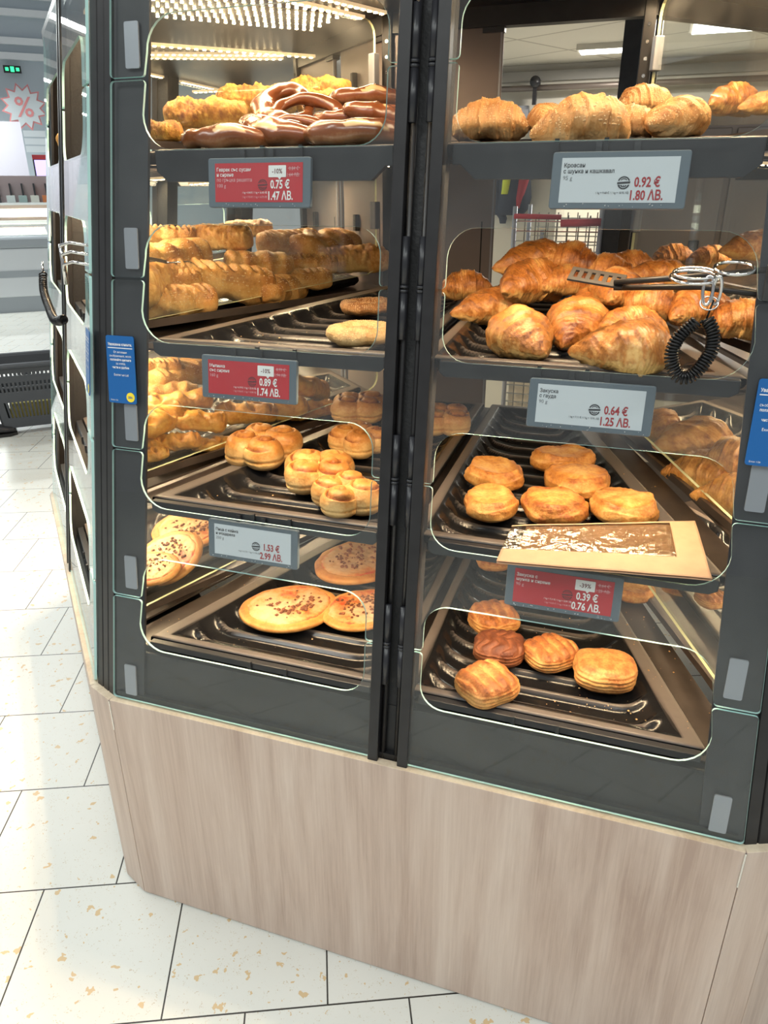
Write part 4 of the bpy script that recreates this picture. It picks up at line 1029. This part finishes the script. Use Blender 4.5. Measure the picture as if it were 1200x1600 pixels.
# ------------------------------------------------------------------ paper bag lying over the front lip
def bag():
    T = thing('paper_bag', 'kraft paper bread bag with clear crinkled window lying over the shelf edge', 'paper bag', (.917, .10, .985))
    o0 = Vector((.917, .10, .985))
    BL, BR, TR, TL_ = Vector((.767, .018, .981)), Vector((1.070, .042, .989)), Vector((1.053, .222, 1.001)), Vector((.772, .122, .995))
    def at(u, v, h=0):
        p = (BL*(1-u)+BR*u)*(1-v)+(TL_*(1-u)+TR*u)*v
        p.z += .0016*ns(u*3, v*3, 0, 1.3, 4)+.004*math.sin(PI*u)*math.sin(PI*v)*.8 + h; return p-o0
    def sheet(name, mat, cells, h, n=64, m=32, crk=0, th=.0006):
        V, F, ix = [], [], {}
        def vid(i, j, top):
            k = (i, j, top)
            if k not in ix:
                u, v = i/n, j/m; ix[k] = len(V)
                V.append(tuple(at(u, v, h+(th if top else 0)+crk*max(0, min(1, 9*min(v-.27, .975-v, .875-u)))*(abs(ns(u*5, v*3, 0, 2.2, 9))+.6*abs(ns(u*9, v*7, 0, 2.0, 3))))))
            return ix[k]
        occ = {(i, j) for i in range(n) for j in range(m) if cells((i+.5)/n, (j+.5)/m)}
        for i, j in occ:
            F.append((vid(i, j, 1), vid(i+1, j, 1), vid(i+1, j+1, 1), vid(i, j+1, 1))); F.append((vid(i, j+1, 0), vid(i+1, j+1, 0), vid(i+1, j, 0), vid(i, j, 0)))
            for (a, b), (p, q) in (((0, -1), ((i, j), (i+1, j))), ((1, 0), ((i+1, j), (i+1, j+1))), ((0, 1), ((i+1, j+1), (i, j+1))), ((-1, 0), ((i, j+1), (i, j)))):
                if (i+a, j+b) not in occ: F.append((vid(*p, 0), vid(*q, 0), vid(*q, 1), vid(*p, 1)))
        me = bpy.data.meshes.new(name); me.from_pydata(V, [], F); me.polygons.foreach_set('use_smooth', [True]*len(F)); me.update()
        return mesh_obj(name, me, mat, T)
    sheet('back_sheet', M['paper'], lambda u, v: u > .08 or v < .34, 0)
    sheet('front_sheet', M['paper'], lambda u, v: v < .30 or u > .86 or v > .97, .0035)
    sheet('window_film', M['film'], lambda u, v: .26 < v < .985 and u < .88, .0015, 120, 60, .0062, .0003)
def filmmat():
    m, nt, out = newmat('window_film')
    tc = N(nt, 'ShaderNodeTexCoord'); nz = N(nt, 'ShaderNodeTexNoise', Scale=38.0, Detail=4.0, Distortion=1.5); nt.links.new(tc.outputs['Object'], nz.inputs['Vector'])
    b = N(nt, 'ShaderNodeBump', Strength=.9, Distance=.006); nt.links.new(nz.outputs['Fac'], b.inputs['Height'])
    tr = N(nt, 'ShaderNodeBsdfTransparent', Color=(.97, .95, .91, 1)); gl = N(nt, 'ShaderNodeBsdfGlossy', Roughness=.12); nt.links.new(b.outputs[0], gl.inputs['Normal'])
    lw = N(nt, 'ShaderNodeLayerWeight', Blend=.35); nt.links.new(b.outputs[0], lw.inputs['Normal'])
    mr = N(nt, 'ShaderNodeMapRange'); mr.inputs[3].default_value = .07; mr.inputs[4].default_value = .5; nt.links.new(lw.outputs['Fresnel'], mr.inputs[0])
    mx = N(nt, 'ShaderNodeMixShader'); nt.links.new(mr.outputs[0], mx.inputs[0]); nt.links.new(tr.outputs[0], mx.inputs[1]); nt.links.new(gl.outputs[0], mx.inputs[2]); nt.links.new(mx.outputs[0], out.inputs[0])
    return m
M['film'] = filmmat(); bag()
# ------------------------------------------------------------------ tongs and their coiled cords
def spline(K, n):
    P = []
    for i in range(len(K)-1):
        a, b, c, d = (Vector(K[max(0, min(len(K)-1, i+q))]) for q in (-1, 0, 1, 2))
        for q in range(n):
            t = q/n; P.append(.5*((2*b)+(c-a)*t+(2*a-5*b+4*c-d)*t*t+(3*b-a-3*c+d)*t**3))
    P.append(Vector(K[-1])); return P
def coil(name, K, turns, R, r, parent=None, per=14):
    C = spline(K, 40); L = [0]
    for a, b in zip(C, C[1:]): L.append(L[-1]+(b-a).length)
    n = turns*per; P = []; up = None; j = 0
    for i in range(n+1):
        s = L[-1]*i/n
        while j < len(L)-2 and L[j+1] < s: j += 1
        f = (s-L[j])/max(1e-9, L[j+1]-L[j]); p = C[j].lerp(C[j+1], min(1, f)); t = (C[min(j+2, len(C)-1)]-C[max(0, j-1)]).normalized()
        if up is None: up = t.orthogonal().normalized()
        up = (up-t*up.dot(t)).normalized(); w = t.cross(up); a = 2*PI*i/per
        P.append(p+(up*math.cos(a)+w*math.sin(a))*R)
    mb = MB(); mb.tube(P, r, 6); return mb.obj(name, M['cord'], parent, True)
T = thing('serving_tongs', 'black serving tongs with perforated jaw lying across the croissants', 'tongs', (.95, .17, 1.38)); o0 = Vector((.95, .17, 1.38))
q = lambda *p: tuple(Vector(p)-o0)
mb = MB(); mb.tube([q(.885, .185, 1.375), q(.97, .165, 1.386), q(1.082, .145, 1.402)], .0042, 8); mb.obj('upper_arm', M['tongs'], T, True)
mb = MB(); mb.tube([q(.885, .20, 1.366), q(1.00, .175, 1.374), q(1.082, .145, 1.369)], .0042, 8); mb.obj('lower_arm', M['tongs'], T, True)
mb = MB(); mb.box(1.076-.95, 1.088-.95, .137-.17, .153-.17, 1.362-1.38, 1.409-1.38); mb.obj('end_loop', M['tongs'], T, bevel=.003)
P2 = [(0, 0), (.078, 0), (.078, .030), (0, .030)]
mb = MB(); x0, w_ = .812, .080
for i in range(2): mb.box(x0-.95, x0+w_-.95, .196+i*.026-.17, .204+i*.026-.17, -.0025, .0005)
for i in range(7): mb.box(x0-.95+i*.0122, x0-.95+i*.0122+.0065, .203-.17, .223-.17, -.0025, .0005)
jm = mb.obj('jaw_plate', M['tongs'], T); jm.location = (0, -.02, -.030); jm.rotation_euler = (.45, .12, -.10)
Cc = thing('coiled_cord', 'black coiled security cord hanging in a loop from a chrome clip on the croissant shelf', 'cord', (1.012, .100, 1.365)); o1 = Vector((1.012, .100, 1.365))
q = lambda *p: tuple(Vector(p)-o1)
coil('coil', [q(1.010, .099, 1.342), q(1.020, .096, 1.325), q(1.021, .092, 1.300), q(1.003, .086, 1.270), q(.985, .085, 1.268), q(.973, .088, 1.292), q(.979, .092, 1.318), q(.998, .095, 1.338)], 44, .0078, .0019, Cc)
mb = MB(); mb.tube([q(1.010, .099, 1.342), q(1.012, .100, 1.352), q(1.015, .101, 1.366)], .0013, 6); mb.obj('cord_end', M['cord'], Cc, True)
loop = lambda cx, cy, cz, rx, rz, tilt=0, n=24: [(cx+rx*math.cos(2*PI*i/n), cy+tilt*math.sin(2*PI*i/n), cz+rz*math.sin(2*PI*i/n)) for i in range(n)]
mb = MB(); mb.tube([q(*p) for p in loop(1.006, .101, 1.378, .006, .018, .003)], .0022, 8, True); mb.tube([q(*p) for p in loop(1.017, .104, 1.378, .005, .018, -.003)], .0022, 8, True); mb.obj('carabiner', M['chrome'], Cc, True)
mb = MB(); mb.tube([q(*p) for p in loop(1.010, .100, 1.362, .011, .008, .004)], .0011, 6, True); mb.obj('split_ring', M['chrome'], Cc, True)
mb = MB(); mb.tube([q(*p) for p in loop(.988, .12, 1.392, .030, .006, .026)], .0021, 8, True); mb.tube([q(*p) for p in loop(.988, .12, 1.397, .027, .005, .024)], .0019, 8, True)
mb.tube([q(*p) for p in loop(1.035, .125, 1.404, .024, .006, .022)], .0024, 8, True); mb.obj('spring_clamp', M['chrome'], Cc, True)
L2 = thing('coiled_cord', 'black coiled cord sagging along the glass face that recedes at the left', 'cord', (-.25, .30, 1.27)); o2 = Vector((-.25, .30, 1.27)); q = lambda *p: tuple(Vector(p)-o2)
coil('coil', [q(-.43, .50, 1.320), q(-.40, .46, 1.285), q(-.31, .37, 1.262), q(-.20, .26, 1.258), q(-.125, .20, 1.272)], 60, .0075, .0021, L2)
mb = MB(); mb.tube([q(-.43, .50, 1.320), q(-.435, .51, 1.345)], .003, 6); mb.obj('cord_end', M['chrome'], L2, True)
L3 = thing('tongs_hook', 'chrome wire tongs hook sticking out of the receding left glass face', 'hook', (-.13, .22, 1.39)); o3 = Vector((-.13, .22, 1.39)); q = lambda *p: tuple(Vector(p)-o3)
for dz in (0, .018, .034):
    mb = MB(); mb.tube([q(-.04, .195, 1.375+dz), q(-.085, .205, 1.378+dz), q(-.115, .215, 1.372+dz), q(-.12, .22, 1.36+dz)], .0028, 8); mb.obj('wire', M['chrome'], L3, True)
mb = MB(); mb.tube([q(-.118, .218, 1.408), q(-.12, .22, 1.37), q(-.126, .225, 1.335)], .0045, 8); mb.obj('upright', M['chrome'], L3, True)
Th = thing('bread_tongs', 'tongs with a black handle and wire jaws resting on the breads behind the left divider', 'tongs', (.012, .355, 1.36)); o4 = Vector((.012, .355, 1.36)); q = lambda *p: tuple(Vector(p)-o4)
mb = MB(); mb.tube([q(-.045, .30, 1.383), q(-.02, .325, 1.374), q(.006, .35, 1.366), q(.012, .356, 1.363)], .0085, 10); mb.obj('handle', M['tongs'], Th, True)
mb = MB(); mb.tube([q(.012, .356, 1.366), q(.036, .40, 1.366), q(.044, .42, 1.355), q(.042, .425, 1.340)], .0022, 6); mb.tube([q(.012, .356, 1.360), q(.022, .375, 1.350), q(.033, .40, 1.322)], .0022, 6); mb.obj('wire_jaw', M['chrome'], Th, True)
# ------------------------------------------------------------------ setting: floor, back room, the store beyond
fl = MB(); fl.box(-24, 6, -6, 24, -.05, 0); fo = fl.obj('floor', floormat()); struct(fo, 'pale terrazzo tile floor with dark joints', 'floor')
M['wallw'] = plain('backroom_wall', (.62, .59, .52), .7); M['cream'] = plain('cream_panel', (.74, .68, .55), .5); M['beam'] = plain('beam_grey', (.30, .29, .27), .6)
M['steel2'] = plain('oven_steel', (.20, .165, .145), .38, .5, var=.15, vscale=3); M['lampw'] = plain('lamp_panel', (1, 1, 1), .5, emit=(1, .97, .9), es=7)
MB().box(-1.2, 5, 6, 6.1, 0, 2.42).obj('wall_back', M['wallw']); struct(bpy.data.objects['wall_back'], 'cream back room wall with a dark line under the ceiling', 'wall')
MB().box(-1.2, 5, 5.95, 6.0, 2.30, 2.37).obj('trim_1', M['beam']); struct(bpy.data.objects['trim_1'])
def ceilmat():
    m, nt, out = newmat('ceiling_tiles'); p = N(nt, 'ShaderNodeBsdfPrincipled', Roughness=.8); nt.links.new(p.outputs[0], out.inputs[0])
    tc = N(nt, 'ShaderNodeTexCoord'); br = N(nt, 'ShaderNodeTexBrick'); br.offset = 0
    mp = N(nt, 'ShaderNodeMapping'); mp.inputs['Rotation'].default_value = (0, 0, .5); nt.links.new(tc.outputs['Object'], mp.inputs[0]); nt.links.new(mp.outputs[0], br.inputs['Vector'])
    br.inputs['Color1'].default_value = (.66, .63, .56, 1); br.inputs['Color2'].default_value = (.62, .59, .52, 1); br.inputs['Mortar'].default_value = (.40, .37, .32, 1)
    br.inputs['Scale'].default_value = 1.0; br.inputs['Brick Width'].default_value = 1.2; br.inputs['Row Height'].default_value = .6; br.inputs['Mortar Size'].default_value = .012
    nt.links.new(br.outputs['Color'], p.inputs['Base Color']); return m
MB().box(-.9, 5, 1.3, 6.1, 2.42, 2.5).obj('ceiling', ceilmat()); struct(bpy.data.objects['ceiling'], 'cream tiled back room ceiling', 'ceiling')
def ceil_lamp(label, x, y, w, d, rz=0):
    T = thing('ceiling_light', label, 'ceiling light', (x, y, 2.42), (0, 0, rz), 'back room ceiling lights')
    MB().box(-w/2-.02, w/2+.02, -d/2-.02, d/2+.02, -.035, 0).obj('housing', M['wallw'], T)
    MB().box(-w/2, w/2, -d/2, d/2, -.042, -.034).obj('diffuser', M['lampw'], T)
    la = bpy.data.lights.new('ceiling_lamp', 'AREA'); la.shape = 'RECTANGLE'; la.size = w; la.size_y = d; la.energy = 26; la.color = (1, .95, .86)
    lo = bpy.data.objects.new('ceiling_lamp', la); COL.objects.link(lo); lo.parent = T; lo.location.z = -.045
ceil_lamp('square bright ceiling light seen over the right glass divider', 1.26, 4.5, .50, .55)
ceil_lamp('long ceiling light seen beside the dark back post', .50, 5.25, .42, .16)
T = thing('sliding_door', 'cream sliding door panel hanging from a steel rail on the back wall', 'door', (.30, 5.9, 0))
MB().box(-.38, 1.5, -.02, .03, .05, 2.10).obj('door_panel', M['cream'], T); MB().box(-.40, -.35, -.03, .035, .05, 2.12).obj('door_edge', M['tab'], T)
mb = MB(); mb.cyl((-1.0, -.05, 2.24), (1.6, -.05, 2.24), .022, 12); mb.obj('rail', M['steel2'], T, True)
mb = MB(); mb.box(-.415, -.385, -.09, -.04, 2.12, 2.26); mb.obj('hanger', M['black'], T)
mb = MB(); mb.cyl((-.40, -.10, 2.28), (-.40, -.05, 2.28), .042, 16); mb.obj('roller', M['black'], T, True)
MB().box(-1.0, -.45, -.03, .03, 1.98, 2.12).obj('rail_bracket_panel', M['tab'], T)
# pale door with a coat hung on it
T = thing('white_cabinet', 'pale cabinet behind the hanging coat in the back room', 'cabinet', (.10, 4.05, 0))
MB().box(-.45, .25, 0, .5, 0, 1.75).obj('cabinet_body', M['cream'], T); MB().box(.165, .185, -.02, 0, 1.12, 1.26).obj('cabinet_handle', M['tab'], T)
T = thing('hanging_coat', 'navy work coat with yellow and red panels hanging in the back room', 'coat', (.08, 3.98, 1.45))
M['navy'] = plain('coat_navy', (.025, .03, .05), .8); M['hiviz'] = plain('coat_yellow', (.75, .80, .03), .6); M['red'] = plain('coat_red', (.40, .02, .03), .7)
def cloth(name, rings, mat, par, n=20):
    R_ = []
    for z, x, w, d in rings: R_.append([(x+w*math.cos(2*PI*i/n)*(1+.10*math.sin(5*2*PI*i/n+z*20)), d*math.sin(2*PI*i/n), z) for i in range(n)])
    m = MB(); m.loft(R_); return m.obj(name, mat, par, True)
cloth('coat_body', [(.25, 0, .02, .02), (.22, 0, .06, .05), (.14, .005, .10, .06), (0, .01, .105, .06), (-.06, .0, .11, .06), (-.10, -.005, .09, .05)], M['navy'], T)
cloth('sleeve', [(.19, -.06, .03, .035), (.05, -.09, .036, .04), (-.07, -.075, .035, .04), (-.12, -.045, .025, .03), (-.15, -.045, .018, .02)], M['navy'], T)
o = cloth('yellow_panel', [(.23, -.01, .018, .018), (.12, -.025, .024, .02), (.02, -.035, .022, .018)], M['hiviz'], T); o.location.y = -.055
o = cloth('red_panel', [(.23, .06, .02, .02), (.10, .075, .03, .02), (0, .055, .022, .02), (-.06, .05, .012, .015)], M['red'], T); o.location.y = -.045
mb = MB(); mb.tube([(0, 0, .25), (0, .0, .28), (0, .06, .29)], .005, 6); mb.obj('coat_hook', M['chrome'], T, True)
# wire roll cage
T = thing('roll_cage', 'grey wire roll cage with a red bar behind the croissants', 'roll cage', (.48, 3.0, 0))
for x in (-.21, .21):
    for y in (0, .5): mb = MB(); mb.cyl((x, y, .06), (x, y, 1.42), .012, 8); mb.obj('cage_post', M['tab'], T, True)
mb = MB()
for i in range(26): z = .20+i*.046; mb.cyl((-.21, 0, z), (.21, 0, z), .0035, 5); mb.cyl((-.21, .5, z), (.21, .5, z), .0035, 5)
for i in range(9): x = -.21+i*.0525; mb.cyl((x, 0, .2), (x, 0, 1.38), .0035, 5); mb.cyl((x, .5, .2), (x, .5, 1.38), .0035, 5)
mb.obj('wire_mesh', M['chrome'], T)
mb = MB(); mb.cyl((-.21, -.02, 1.375), (.02, -.02, 1.372), .012, 8); mb.cyl((.02, -.02, 1.345), (.21, -.02, 1.35), .018, 8); mb.obj('red_bar', M['red'], T, True)
MB().box(-.19, .19, .03, .47, .15, .62).obj('cage_crate', M['cream'], T); MB().box(-.19, .19, .03, .47, .70, 1.15).obj('cage_box', M['beam'], T)
for x in (-.19, .19):
    for y in (.03, .47): mb = MB(); mb.cyl((x-.012, y, .055), (x+.012, y, .055), .055, 14); mb.obj('caster', M['black'], T, True)
# ovens
T = thing('steel_oven', 'brown-tinted steel oven block seen through the right glass divider', 'oven', (1.60, 2.6, 0))
MB().box(-.75, .95, 0, .8, 0, 1.78).obj('oven_body', M['steel2'], T)
for x0, x1 in ((-.74, -.42), (-.40, .30), (.32, .93)): MB().box(x0, x1, -.022, 0, .66, 1.72).obj('oven_door', M['steel2'], T, bevel=.004)
for x in (-.50, -.30, -.16): MB().box(x-.02, x+.02, -.05, -.02, 1.16, 1.30).obj('door_handle', M['black'], T, bevel=.004)
MB().box(-.38, .05, -.026, -.02, 1.53, 1.60).obj('control_panel', M['groove'], T); MB().box(-.70, .93, -.018, 0, .30, .60).obj('lower_panel', M['cream'], T)
MB().box(.70, .86, 3.02, 3.2, 0, 2.42).obj('pillar', M['blackp']); struct(bpy.data.objects['pillar'], 'dark pillar between roll cage and oven', 'pillar')
# ---- the store far behind on the left; d = distance along the line of sight past the case, a = sideways
LD, LR = Vector((-.675, .738, 0)), Vector((.738, .675, 0)); CAMP = Vector((.927, -.978, 0))
LYAW = math.atan2(LR.y, LR.x)
def far(d, a, z): v = CAMP+LD*d+LR*a; return (v.x, v.y, z)
M['fwall'] = plain('store_wall', (.46, .53, .58), .7); M['fband'] = plain('store_band', (.78, .82, .84), .6); M['frz'] = plain('freezer_white', (.60, .63, .66), .35); M['frg'] = plain('freezer_grey', (.30, .33, .36), .4)
T = MB(); T.box(-9, 5, 0, .2, 0, 7.5); o = T.obj('wall_left', M['fwall']); o.location = far(22, 0, 0); o.rotation_euler.z = LYAW; struct(o, 'grey-blue far wall of the shop', 'wall')
for i, e in enumerate((.188, .172, .146, .132, .086, .075)):
    if i > 3: continue
    z = 1.5+21.9*e; t = MB(); t.box(-9, 3, -.1, 0, z-.07, z+.07); o = t.obj('trim_%d' % (i+2), M['fband']); o.location = far(22, 0, 0); o.rotation_euler.z = LYAW; struct(o)
PX = .000581
def lat(px, d): return (px-18)*PX*d
def farthing(name, label, cat, d, px, z=0): return thing(name, label, cat, far(d, lat(px, d), z), (0, 0, LYAW))
M['exitg'] = plain('exit_green', (.02, .5, .18), .5, emit=(.05, .9, .35), es=1.6)
T = farthing('exit_sign', 'small green lit exit sign on the far shop wall', 'exit sign', 21.9, 25, 4.11)
MB().box(-.19, .19, -.06, 0, -.075, .075).obj('sign_box', M['black'], T)
mb = MB(); mb.box(-.04, .04, -.066, -.06, -.055, .055); mb.box(-.15, -.08, -.066, -.06, -.035, .035); mb.box(.08, .15, -.066, -.06, -.035, .035); mb.obj('lit_symbol', M['exitg'], T)
M['pinkp'] = plain('poster_pink', (.80, .30, .30), .6); M['whitep'] = plain('poster_white', (.66, .72, .74), .6)
T = farthing('percent_poster', 'star-shaped white poster with a pink edge and percent sign', 'poster', 20, 34, 3.18)
def star(r0, r1, n=12): return [((r0 if i % 2 else r1)*math.cos(PI*i/n+.2), (r0 if i % 2 else r1)*math.sin(PI*i/n+.2)) for i in range(2*n)]
for nm, a, b, mt, off in (('poster_edge', .34, .47, M['pinkp'], 0), ('poster_face', .30, .42, M['whitep'], -.02)):
    mb = MB(); mb.prism(star(a, b), .015); o = mb.obj(nm, mt, T); o.rotation_euler = (PI/2, 0, 0); o.location.y = off
mb = MB(); text_into(mb, '%', 0, -.19, .55, 0, 0, 'CENTER', .01); o = mb.obj('percent_sign', M['pinkp'], T); o.rotation_euler = (PI/2, 0, 0); o.location.y = -.032
M['tv'] = plain('screen_lit', (.2, .2, .7), .3, emit=(.55, .45, 1), es=1.6); M['tvred'] = plain('sign_red', (.45, .03, .04), .5)
T = farthing('display_screen', 'bluish lit advertising screen with a red header in the far shop', 'screen', 19, 47, 1.88)
MB().box(-.16, .22, 0, .08, -.33, .32).obj('screen_frame', M['black'], T); MB().box(-.13, .22, -.01, 0, -.10, .22).obj('lit_panel', M['tv'], T); MB().box(-.16, .22, -.012, 0, .23, .32).obj('red_header', M['tvred'], T)
T = farthing('hanging_sign', 'white slatted sign above the lit screen in the far shop', 'sign', 19.5, 42, 2.45)
for i in range(3): MB().box(-.20, .25, 0, .03, -.18+i*.15, -.06+i*.15).obj('sign_board', M['whitep'], T)
M['lilac'] = plain('panel_lilac', (.50, .49, .56), .6)
T = farthing('store_partition', 'pale lilac partition at the left edge of the far shop', 'partition', 18, 6, 0)
MB().box(-2, .17, 0, .1, 0, 2.75).obj('partition_panel', M['lilac'], T)
T = farthing('wall_shelf', 'shelf of pale goods with dark dividers above a lit strip', 'shelf', 16, 30, 0)
MB().box(-.9, .4, .3, .35, .6, 1.75).obj('shelf_back', plain('goods_pink', (.48, .38, .38), .7), T); MB().box(-.9, .4, 0, .3, 1.26, 1.30).obj('shelf_board', M['frz'], T)
for i in range(7): MB().box(-.85+i*.2, -.82+i*.2, .1, .3, 1.30, 1.62).obj('shelf_divider', M['black'], T)
for i, c in enumerate(((.55, .60, .58), (.30, .40, .38), (.62, .62, .55), (.55, .18, .06), (.5, .5, .45))): MB().box(-.52+i*.2, -.38+i*.2, .05, .25, 1.30, 1.42).obj('goods_pack', plain('goods_%d' % i, c, .6), T)
M['lit'] = plain('strip_light', (1, 1, .9), .4, emit=(1, 1, .72), es=3)
MB().box(-.9, .4, -.05, -.02, 1.06, 1.20).obj('light_strip', M['lit'], T); MB().box(-.9, .4, -.3, .3, .1, 1.0).obj('shelf_base', M['frz'], T); MB().box(-.9, .4, -.34, -.30, .86, .95).obj('second_strip', M['lit'], T)
def freezer(label, d, px0, px1, z, rz, depth):
    T = thing('chest_freezer', label, 'freezer', far(d, lat((px0+px1)/2, d), 0), (0, 0, LYAW+rz), 'chest freezers in the far shop'); w = (px1-px0)*PX*d/2
    MB().box(-w, w, 0, depth, .0, .20).obj('plinth', M['frg'], T); MB().box(-w-.01, w+.01, -.02, depth, .20, z-.14).obj('freezer_body', M['frz'], T, bevel=.02)
    MB().box(-w-.03, w+.03, -.05, depth, z-.14, z).obj('rim', M['frg'], T, bevel=.03); MB().box(-w-.015, w+.015, -.03, depth, .45, .53).obj('bumper', M['frg'], T)
    MB().box(-w+.05, w-.05, .05, depth-.05, z, z+.02).obj('lid', M['glass'], T)
freezer('nearer white chest freezer with grey rim at the left picture edge', 11.3, -160, 44, .95, 0, 3.0)
freezer('farther white chest freezer behind the nearer one', 14.6, -60, 66, .95, 0, .95)
# shopping basket on the floor
M['bsk'] = plain('basket_grey', (.055, .062, .075), .5)
def basket():
    T = thing('shopping_basket', 'dark grey slotted rolling shopping basket on the floor tiles at the left', 'shopping basket', (-2.93, 2.90, 0), (0, 0, LYAW))
    w0, w1, d0, d1, z0, z1 = .19, .25, .13, .18, .05, .47
    def wall(mb, P, Q):
        # P(u, t) is a point on the wall: u along, t up; solid bands with slots between
        def quad(u0, u1, t0, t1):
            o = [P(u0, t0), P(u1, t0), P(u1, t1), P(u0, t1)]; i = [Vector(p)+Vector(Q)*.012 for p in o]
            mb.add(o+i, [(0, 1, 2, 3), (7, 6, 5, 4), (0, 4, 5, 1), (1, 5, 6, 2), (2, 6, 7, 3), (3, 7, 4, 0)])
        for t0, t1, n in ((0, .16, 0), (.16, .42, 14), (.42, .58, 0), (.58, .645, 14), (.645, .67, 0), (.67, .735, 14), (.735, .84, 0), (.84, .88, 14), (.88, 1, 0)):
            if n == 0: quad(0, 1, t0, t1)
            else:
                for i in range(n+1):
                    c = .12+.76*i/n; quad(0 if i == 0 else c-.014, 1 if i == n else c+.014, t0, t1)
    mb = MB(); L = lambda a, b, t: a+(b-a)*t
    wall(mb, lambda u, t: (L(-1, 1, u)*L(w0, w1, t), -L(d0, d1, t), L(z0, z1, t)), (0, 1, 0)); wall(mb, lambda u, t: (L(1, -1, u)*L(w0, w1, t), L(d0, d1, t), L(z0, z1, t)), (0, -1, 0))
    wall(mb, lambda u, t: (L(w0, w1, t), L(-1, 1, u)*L(d0, d1, t), L(z0, z1, t)), (-1, 0, 0)); wall(mb, lambda u, t: (-L(w0, w1, t), L(1, -1, u)*L(d0, d1, t), L(z0, z1, t)), (1, 0, 0))
    mb.box(-w0, w0, -d0, d0, z0, z0+.012); mb.obj('basket_shell', M['bsk'], T)
    m = MB(); r = .018; m.tube([(-w1-.01, -d1-.01, z1), (w1+.01, -d1-.01, z1), (w1+.01, d1+.01, z1), (-w1-.01, d1+.01, z1)], r, 8, True); m.obj('basket_rim', M['bsk'], T)
    m = MB(); m.tube([(-w1-.02, -d1+.03, z1), (-w1+.06, -d1-.03, z1-.07), (-w1-.04, -d1-.02, z1+.10)], .014, 8); m.obj('basket_handle', M['black'], T)
    for x in (-.14, .14):
        for y in (-.09, .09): m = MB(); m.cyl((x-.012, y, .027), (x+.012, y, .027), .027, 14); m.obj('caster', M['black'], T, True)
    g = MB(); g.box(-.13, .15, -.08, .08, z0+.02, z0+.15); g.obj('yellow_goods', plain('goods_yellow', (.55, .48, .12), .6), T)
basket()
def shoe():
    T = thing('shoe', 'black shoe tip of a shopper beside the grey basket', 'shoe', (-3.03, 2.66, 0), (0, 0, LYAW))
    R_ = []
    for x, w, h in ((-.17, .02, .05), (-.16, .035, .085), (-.08, .042, .095), (0, .045, .07), (.06, .046, .055), (.10, .036, .045), (.118, .016, .03)):
        R_.append([(x, w*math.cos(2*PI*i/14), .018+max(0, h*(.5+.5*math.sin(2*PI*i/14)))) for i in range(14)])
    m = MB(); m.loft(R_); m.obj('upper', M['black'], T, True)
    m = MB(); m.prism([(-.175, -.03), (-.10, -.040), (.0, -.046), (.08, -.046), (.122, -.02), (.122, .02), (.08, .046), (0, .046), (-.10, .04), (-.175, .03)], .02); o = m.obj('sole', M['groove'], T); o.location.z = .010
shoe()
# ------------------------------------------------------------------ light
w = bpy.data.worlds.new('world'); scn.world = w; w.use_nodes = True
bg = w.node_tree.nodes['Background']; bg.inputs[0].default_value = (.93, .97, 1, 1); bg.inputs[1].default_value = WORLD
def area(name, loc, size, sy, e, col, rot=(0, 0, 0)):
    la = bpy.data.lights.new(name, 'AREA'); la.shape = 'RECTANGLE'; la.size = size; la.size_y = sy; la.energy = e; la.color = col
    lo = bpy.data.objects.new(name, la); COL.objects.link(lo); lo.location = loc; lo.rotation_euler = rot
for i, (x, y, e) in enumerate(((-2.2, .2, 60), (-1.2, -1.9, 60), (.9, -2.6, 55), (2.9, -1.6, 45), (-4.6, 3.2, 70), (-7.5, 6.5, 150), (-11, 10.5, 190), (-14.0, 12.0, 190))):
    area('store_lamp', (x, y, 3.6), 2.4, .30, e*LAMP, (.95, 1, .97), (0, 0, .6))
# ------------------------------------------------------------------ camera
cam = bpy.data.cameras.new('camera'); co = bpy.data.objects.new('camera', cam); COL.objects.link(co)
r_, u_, f_ = Vector((.94708, .32097, -.00351)), Vector((-.12542, .3801, .9164)), Vector((-.29547, .86747, -.40024))
mt = Matrix((r_, u_, -f_)).transposed().to_4x4(); mt.translation = (.9271, -.978, 1.5); co.matrix_world = mt
cam.sensor_fit = 'VERTICAL'; cam.sensor_height = 24; cam.lens = 1154.6/1600*24; cam.clip_start = .02; cam.clip_end = 200
scn.camera = co
vs = scn.view_settings; vs.view_transform = 'Standard'; vs.look = 'None'; vs.gamma = 1; vs.exposure = EXPO; vs.use_curve_mapping = False
cy = scn.cycles; cy.max_bounces = 8; cy.diffuse_bounces = 3; cy.glossy_bounces = 4; cy.transmission_bounces = 4; cy.transparent_max_bounces = 28; cy.caustics_reflective = False; cy.caustics_refractive = False
cy.sample_clamp_indirect = 6; cy.use_denoising = True
